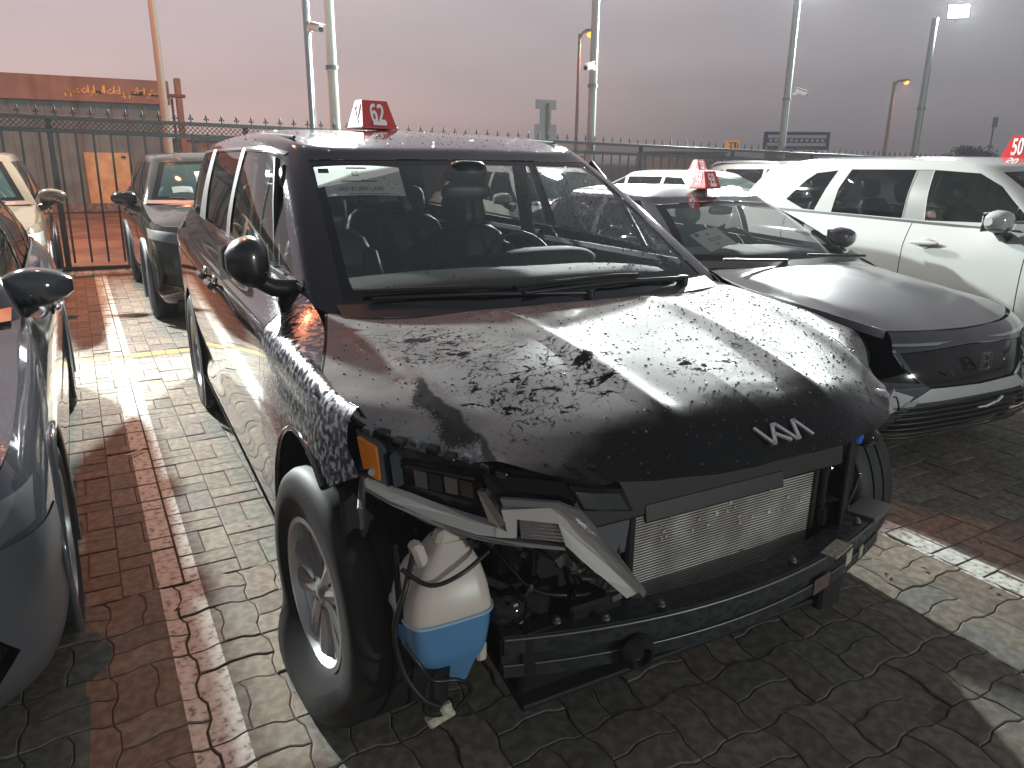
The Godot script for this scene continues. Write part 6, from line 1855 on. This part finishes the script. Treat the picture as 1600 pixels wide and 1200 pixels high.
func _ready() -> void:
	rng.seed = 2024
	setup_view()
	make_materials()
	build_ground()
	build_fence()
	build_beyond()
	build_van()
	build_others()

func build_others() -> void:
	var suvwin := func(zA: float, y0: float, y1: float, yt: float, zs: Array, m := "glass_side", m2 := "glass_dark") -> Array:
		return [["front_window", [W(zA - 0.20, y0 + 0.01), W(zs[0], y0 + 0.03), W(zs[0] - 0.04, yt), W(zs[3], yt - 0.01)], m], ["rear_window_side", [W(zs[0] - 0.07, y0 + 0.03), W(zs[1], y1 + 0.0), W(zs[1] - 0.12, yt - 0.01), W(zs[0] - 0.11, yt)], m2], ["quarter_window", [W(zs[1] - 0.08, y1 + 0.005), W(zs[2], y1 + 0.06), W(zs[2] - 0.03, y1 + 0.14), W(zs[1] - 0.26, yt - 0.03), W(zs[1] - 0.2, yt - 0.02)], m2]]
	# grey car, front left of the view
	build_car({"name": "grey_hatchback", "label": "dark grey car cut off by the left edge, its front bumper corner loose", "at": V(-2.505, 0, 0.06), "turn": 0.0, "L": 4.55, "W": 0.90, "yh": 0.72, "yc": 0.93, "zc": -1.22, "zr0": -2.05, "yr": 1.44, "yb0": 0.96, "yb1": 1.02, "zr1": -3.9, "zb": -4.3, "wr": 0.60, "wb": 0.79, "zf": -0.93, "za": -3.58, "r": 0.325, "ride": 0.19, "paint": M.grey_paint, "style": 1, "mir_up": 0.06, "mir_out": -0.02,
		"windows": suvwin.call(-1.52, 0.96, 1.02, 1.335, [-2.55, -3.35, -3.9, -2.2]), "mirror": M.grey_paint,
		"flank": [["bumper", [W(0.2, 0.0), W(0.2, 0.64), W(-0.56, 0.60), W(-0.60, 0.0)], "grey_rough", 0.004]],
		"face": [["side_inlet", [W(0.42, 0.25), W(0.70, 0.27), W(0.79, 0.36), W(0.74, 0.45), W(0.42, 0.43)], "face_black", -0.03], ["bumper_cover", [W(-0.001, 0.1), W(0.95, 0.1), W(0.95, 0.52), W(-0.001, 0.52)], "grey_rough", 0.004], ["headlight", [W(0.44, 0.60), W(0.86, 0.63), W(0.86, 0.71), W(0.5, 0.69)], "face_lamp", 0.0], ["grille", [W(-0.001, 0.55), W(0.42, 0.56), W(0.40, 0.69), W(-0.001, 0.69)], "face_black", -0.01]]})
	# gold SUV behind it
	build_car({"name": "gold_suv", "label": "beige gold SUV at the left edge between the grey car and the fence", "at": V(-2.62, 0, -5.75), "turn": 0.0, "L": 4.35, "W": 0.90, "yh": 0.90, "yc": 1.06, "zc": -1.05, "zr0": -1.80, "yr": 1.60, "yb0": 1.08, "yb1": 1.16, "zr1": -3.8, "zb": -4.15, "wr": 0.62, "wb": 0.80, "zf": -0.85, "za": -3.5, "r": 0.35, "ride": 0.22, "paint": M.gold_paint, "clad": M.black_plastic, "lip": 0.03,
		"windows": suvwin.call(-1.35, 1.08, 1.16, 1.49, [-2.3, -3.1, -3.75, -1.95]),
		"face": [["headlight", [W(0.52, 0.72), W(0.88, 0.77), W(0.87, 0.88), W(0.55, 0.86)], "face_lamp", 0.004], ["grille", [W(-0.001, 0.5), W(0.42, 0.54), W(0.5, 0.84), W(-0.001, 0.85)], "face_black", -0.01, 5, "chrome"], ["lower_grille", [W(-0.001, 0.26), W(0.6, 0.28), W(0.5, 0.44), W(-0.001, 0.44)], "face_black", -0.01]]})
	# black SUV behind the minivan
	build_car({"name": "black_suv", "label": "dark olive black SUV by the fence behind the minivan, with papers behind its windscreen", "at": V(-0.02, 0, -5.42), "turn": 0.0, "L": 4.55, "W": 0.915, "yh": 0.92, "yc": 1.06, "zc": -1.15, "zr0": -1.92, "yr": 1.60, "yb0": 1.06, "yb1": 1.17, "zr1": -3.9, "zb": -4.3, "wr": 0.63, "wb": 0.80, "zf": -0.90, "za": -3.55, "r": 0.36, "ride": 0.22, "paint": M.olive_paint, "clad": M.grey_plastic, "lip": 0.028, "ridge": true,
		"windows": suvwin.call(-1.45, 1.06, 1.17, 1.49, [-2.4, -3.25, -3.9, -2.08], "glass_dark"),
		"face": [["headlight", [W(0.47, 0.74), W(0.89, 0.82), W(0.88, 0.90), W(0.52, 0.86)], "face_lamp", 0.005], ["grille", [W(-0.001, 0.5), W(0.40, 0.54), W(0.46, 0.85), W(-0.001, 0.86)], "face_black", -0.01, 6, "chrome_dark"], ["fog_pocket", [W(0.55, 0.38), W(0.84, 0.42), W(0.82, 0.52), W(0.6, 0.50)], "face_black", -0.02], ["lower_grille", [W(-0.001, 0.24), W(0.74, 0.26), W(0.6, 0.40), W(-0.001, 0.42)], "face_black", -0.012, 3, "black_plastic"]]})
	# grey sedan right of the minivan
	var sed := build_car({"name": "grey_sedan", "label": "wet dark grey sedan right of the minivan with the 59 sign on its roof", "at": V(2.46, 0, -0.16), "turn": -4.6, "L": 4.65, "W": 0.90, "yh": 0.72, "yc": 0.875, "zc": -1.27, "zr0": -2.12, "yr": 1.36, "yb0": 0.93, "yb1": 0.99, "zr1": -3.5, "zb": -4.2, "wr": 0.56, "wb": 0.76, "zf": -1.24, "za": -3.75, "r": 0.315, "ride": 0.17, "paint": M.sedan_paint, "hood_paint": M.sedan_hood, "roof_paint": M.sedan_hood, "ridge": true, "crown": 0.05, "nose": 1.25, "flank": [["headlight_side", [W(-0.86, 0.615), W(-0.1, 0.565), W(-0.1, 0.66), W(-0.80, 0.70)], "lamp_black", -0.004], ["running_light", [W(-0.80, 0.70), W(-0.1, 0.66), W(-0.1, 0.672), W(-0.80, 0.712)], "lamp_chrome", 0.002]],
		"windows": suvwin.call(-1.57, 0.95, 1.0, 1.275, [-2.6, -3.3, -3.75, -2.3]),
		"face": [["running_light", [W(0.50, 0.634), W(0.88, 0.688), W(0.88, 0.70), W(0.50, 0.646)], "lamp_chrome", 0.003], ["headlight", [W(0.48, 0.565), W(0.895, 0.62), W(0.89, 0.688), W(0.50, 0.634)], "face_lamp", -0.006], ["headlight_mask", [W(0.40, 0.49), W(0.70, 0.51), W(0.895, 0.59), W(0.895, 0.62), W(0.48, 0.565)], "black_gloss", -0.008], ["grille", [W(-0.001, 0.455), W(0.34, 0.46), W(0.44, 0.53), W(0.48, 0.635), W(-0.001, 0.655)], "black_gloss", -0.014], ["lower_grille", [W(-0.001, 0.19), W(0.64, 0.19), W(0.44, 0.37), W(-0.001, 0.385)], "face_black", -0.025, 7, "black_plastic"], ["lower_surround", [W(-0.001, 0.385), W(0.44, 0.37), W(0.64, 0.19), W(0.68, 0.19), W(0.47, 0.40), W(-0.001, 0.415)], "face_skid", 0.006], ["bumper_centre", [W(-0.001, 0.40), W(0.47, 0.39), W(0.34, 0.46), W(-0.001, 0.456)], "bumper_silver", 0.003], ["bumper_corner", [W(0.47, 0.39), W(0.66, 0.19), W(0.92, 0.22), W(0.92, 0.58), W(0.70, 0.51), W(0.40, 0.49), W(0.36, 0.455)], "bumper_silver", 0.003]]})
	var eb := Geo.new()
	var ex := [[[-0.5, -0.5], [-0.42, 0.5]], [[0.5, -0.5], [0.42, 0.5]], [[-0.45, 0.0], [0.45, 0.0]]]
	eb.add(strokes(ex.map(func(l): return l.map(func(p): return W(p[0] * 0.052, p[1] * 0.055))), 0.011, 0.008, Transform3D(Basis(), V(0, 0.575, -0.005))))
	var fr := [[-1.0, -0.8], [-0.85, 1.0], [0.85, 1.0], [1.0, -0.8], [0.8, -1.0], [-0.8, -1.0], [-1.0, -0.8]]
	eb.add(strokes([fr.map(func(p): return W(p[0] * 0.045, p[1] * 0.042))], 0.007, 0.008, Transform3D(Basis(), V(0, 0.575, -0.005))))
	part("emblem", eb, M.chrome, sed)
	part("broken_clip", Geo.new().box(V(0.12, 0.33, -0.005), V(0.09, 0.012, 0.012), Basis(Vector3.BACK, 0.2), 0.003).box(V(0.19, 0.35, -0.005), V(0.05, 0.014, 0.012), Basis(Vector3.BACK, 0.6), 0.003).box(V(0.05, 0.325, -0.005), V(0.06, 0.008, 0.012), Basis(), 0.002), M.white_plastic, sed)
	part("broken_clip", Geo.new().box(V(-0.22, 0.53, -0.02), V(0.05, 0.006, 0.01), Basis(Vector3.BACK, -0.6), 0.002), M.bare_metal, sed)
	# white SUV, side on to the view
	build_car({"name": "white_suv", "label": "large white SUV at the right edge with black rear quarter glass", "at": V(4.97, 0, 0.75), "turn": 0.0, "L": 4.62, "W": 0.92, "yh": 0.93, "yc": 1.06, "zc": -1.2, "zr0": -1.92, "yr": 1.60, "yb0": 1.10, "yb1": 1.13, "zr1": -4.15, "zb": -4.45, "wr": 0.67, "wb": 0.83, "zf": -0.95, "za": -3.65, "r": 0.355, "ride": 0.22, "paint": M.white_paint, "clad": M.black_plastic, "lip": 0.03, "doors": [-1.6, -2.48, -3.4], "yhand": 0.97, "handle": M.white_paint,
		"windows": [["front_window", [W(-1.62, 1.15), W(-2.39, 1.125), W(-2.41, 1.32), W(-2.43, 1.495), W(-2.10, 1.475), W(-1.92, 1.39)], "glass_side"], ["pillar_trim", [W(-2.395, 1.125), W(-2.57, 1.13), W(-2.56, 1.495), W(-2.435, 1.495)], "pillar_grey"], ["rear_window_side", [W(-2.575, 1.13), W(-3.28, 1.14), W(-3.20, 1.33), W(-3.18, 1.49), W(-2.565, 1.495)], "glass_dark"], ["quarter_window", [W(-3.40, 1.145), W(-3.52, 1.15), W(-3.72, 1.225), W(-3.56, 1.39), W(-3.47, 1.455), W(-3.26, 1.48)], "glass_dark"]],
		"face": [["headlight", [W(0.54, 0.74), W(0.9, 0.80), W(0.9, 0.88), W(0.56, 0.84)], "face_lamp", 0.003], ["grille", [W(-0.001, 0.48), W(0.40, 0.54), W(0.5, 0.84), W(-0.001, 0.86)], "face_black", -0.01, 5, "chrome"]]})
	# white cars in the second row
	build_car({"name": "white_sedan", "label": "white car right behind the minivan's windscreen edge, in the row by the fence", "at": V(4.35, 0, -5.1), "turn": 0.0, "L": 4.7, "W": 0.91, "yh": 0.82, "yc": 0.98, "zc": -1.2, "zr0": -2.0, "yr": 1.50, "yb0": 1.0, "yb1": 1.06, "zr1": -4.0, "zb": -4.4, "wr": 0.60, "wb": 0.79, "zf": -0.9, "za": -3.65, "r": 0.34, "ride": 0.2, "paint": M.white_paint_b, "group": "white cars in the row by the fence",
		"windows": suvwin.call(-1.5, 1.0, 1.06, 1.39, [-2.5, -3.3, -3.9, -2.2])})
	build_car({"name": "white_sedan", "label": "white sedan carrying the 53 sign in the row by the fence", "at": V(7.40, 0, -5.0), "turn": 0.0, "L": 4.8, "W": 0.91, "yh": 0.8, "yc": 0.97, "zc": -1.2, "zr0": -2.05, "yr": 1.43, "yb0": 0.98, "yb1": 1.04, "zr1": -3.8, "zb": -4.4, "wr": 0.59, "wb": 0.78, "zf": -0.9, "za": -3.7, "r": 0.34, "ride": 0.2, "paint": M.white_paint_b, "group": "white cars in the row by the fence", "belt": M.chrome,
		"windows": suvwin.call(-1.5, 0.98, 1.04, 1.32, [-2.55, -3.4, -3.9, -2.25])})
	var w3 := build_car({"name": "white_suv", "label": "white SUV with roof rails by the fence behind the 53 sedan", "at": V(10.0, 0, -5.4), "turn": 0.0, "L": 4.6, "W": 0.92, "yh": 0.92, "yc": 1.06, "zc": -1.1, "zr0": -1.85, "yr": 1.55, "yb0": 1.07, "yb1": 1.15, "zr1": -4.0, "zb": -4.4, "wr": 0.64, "wb": 0.8, "zf": -0.9, "za": -3.6, "r": 0.35, "ride": 0.22, "paint": M.white_paint, "group": "white cars in the row by the fence",
		"windows": suvwin.call(-1.4, 1.07, 1.15, 1.44, [-2.4, -3.3, -3.9, -2.05])})
	for s in [-1.0, 1.0]:
		part("roof_rail", Geo.new().tube(curve([V(s * 0.60, 1.49, -2.25), V(s * 0.60, 1.55, -2.4), V(s * 0.60, 1.57, -3.0), V(s * 0.59, 1.55, -3.8), V(s * 0.59, 1.48, -3.95)], 5), 0.016, 7), M.satin, w3)
	# signs on the roofs
	roof_sign(V(-0.04, 1.682, -2.14), deg_to_rad(10), "62", "red 62 sign on the roof of the damaged minivan", 0.74)
	roof_sign(V(2.64, 1.347, -2.44), deg_to_rad(8), "59", "red 59 sign on the roof of the grey sedan", 0.66)
	roof_sign(V(7.42, 1.425, -7.6), deg_to_rad(10), "53", "small red 53 sign on the white sedan by the fence", 0.85)
	roof_sign(V(5.32, 1.575, -1.66), deg_to_rad(20), "50", "red sign cut by the right edge on the white SUV's roof", 1.0)
	# papers
	var wn := V(0, 0.57, 0.82).normalized()
	var pb := Basis(Vector3.UP, deg_to_rad(-1.7)) * Basis(V(1, 0, 0), V(0, 0.80, -0.6), V(0, 0.6, 0.80))
	paper("price_sheet", "white price sheet numbered 62 behind the minivan's windscreen", V(-0.472, 1.452, -1.075), pb * Basis(Vector3.BACK, 0.0), 0.34, 0.135, [["62", -0.02, 0.028, 0.026], ["AED 47,500 + VAT", -0.01, -0.04, 0.022], ["", -0.01, -0.005, 0.14, 0.004], ["", -0.01, 0.055, 0.08, 0.006], ["", -0.14, 0.042, 0.04, 0.02], ["", 0.02, -0.062, 0.16, 0.002]])
	paper("notice_sheet", "small pale sheet seen through the minivan's windscreen, beside the price sheet", V(-0.19, 1.40, -1.55), pb, 0.09, 0.13, [["", 0, 0.03, 0.06, 0.004], ["", 0, 0.01, 0.06, 0.003]])
	var pc := Basis(Vector3.UP, deg_to_rad(-2.0)) * Basis(V(1, 0, 0), V(0, 0.5, -0.866), V(0, 0.866, 0.5))
	paper("price_sheet", "tilted white price sheet behind the grey sedan's windscreen", V(2.30, 1.04, -1.96), pc * Basis(Vector3.BACK, 0.25), 0.30, 0.20, [["59", -0.02, 0.05, 0.03], ["AED", -0.03, -0.06, 0.022], ["", 0.0, 0.0, 0.14, 0.004], ["", 0.0, -0.02, 0.14, 0.004], ["", -0.11, 0.07, 0.03, 0.03]])
	var pd := Basis(V(1, 0, 0), V(0, 0.58, -0.81), V(0, 0.81, 0.58))
	paper("price_sheet", "bright sheet high behind the black SUV's windscreen", V(-0.12, 1.345, -7.02), pd, 0.36, 0.2, [["", 0, 0, 0.2, 0.01]])
	paper("notice_sheet", "rounded pale sticker low behind the black SUV's windscreen", V(-0.45, 1.22, -6.95), pd, 0.2, 0.10, [])
	single("windscreen_sticker", Geo.new().box(V(0.70, 1.235, -0.735), V(0.045, 0.004, 0.15), Basis(Vector3.RIGHT, 0.55) * Basis(Vector3.UP, -0.12), 0.001), M.white_print, "narrow white sticker at the driver's edge of the minivan's windscreen", "sticker")
	single("plastic_strip", Geo.new().box(V(-1.345, 0.012, -2.42), V(0.10, 0.008, 0.012), Basis(Vector3.UP, 0.9), 0.002).box(V(-1.375, 0.010, -2.40), V(0.05, 0.008, 0.012), Basis(Vector3.UP, 0.2), 0.002), M.white_plastic, "thin bent strip of white plastic lying on the paving between two cars", "plastic strip")
	# what hangs from the grey car's bumper corner
	single("loose_clip", Geo.new().box(V(-1.70, 0.60, -0.50), V(0.02, 0.04, 0.03), Basis(Vector3.BACK, 0.4), 0.004).box(V(-1.685, 0.56, -0.49), V(0.012, 0.05, 0.02), Basis(Vector3.BACK, -0.3), 0.003), M.white_plastic, "torn pale plastic clip on the grey car's bumper corner", "clip")
	# leaves and grit on the paving
	var r := RandomNumberGenerator.new(); r.seed = 77
	for k in 14:
		var lf := Geo.new()
		var c := V(r.randf_range(0.9, 1.7), 0.006, r.randf_range(0.1, 1.0)) if k < 10 else V(r.randf_range(-1.5, -0.9), 0.006, r.randf_range(-2.6, -0.3))
		var s := r.randf_range(0.008, 0.02)
		var b := Basis(Vector3.UP, r.randf() * TAU)
		lf.ftri(c + b * V(-s, 0.002, 0), c + b * V(0, 0.006, s * 0.5), c + b * V(s, 0.003, 0), Vector3.UP); lf.ftri(c + b * V(-s, 0.002, 0), c + b * V(s, 0.003, 0), c + b * V(0, 0.008, -s * 0.6), Vector3.UP)
		single("fallen_leaf", lf, M.bark, "small dark dry leaf lying on the paving", "leaf", "dry leaves on the paving")
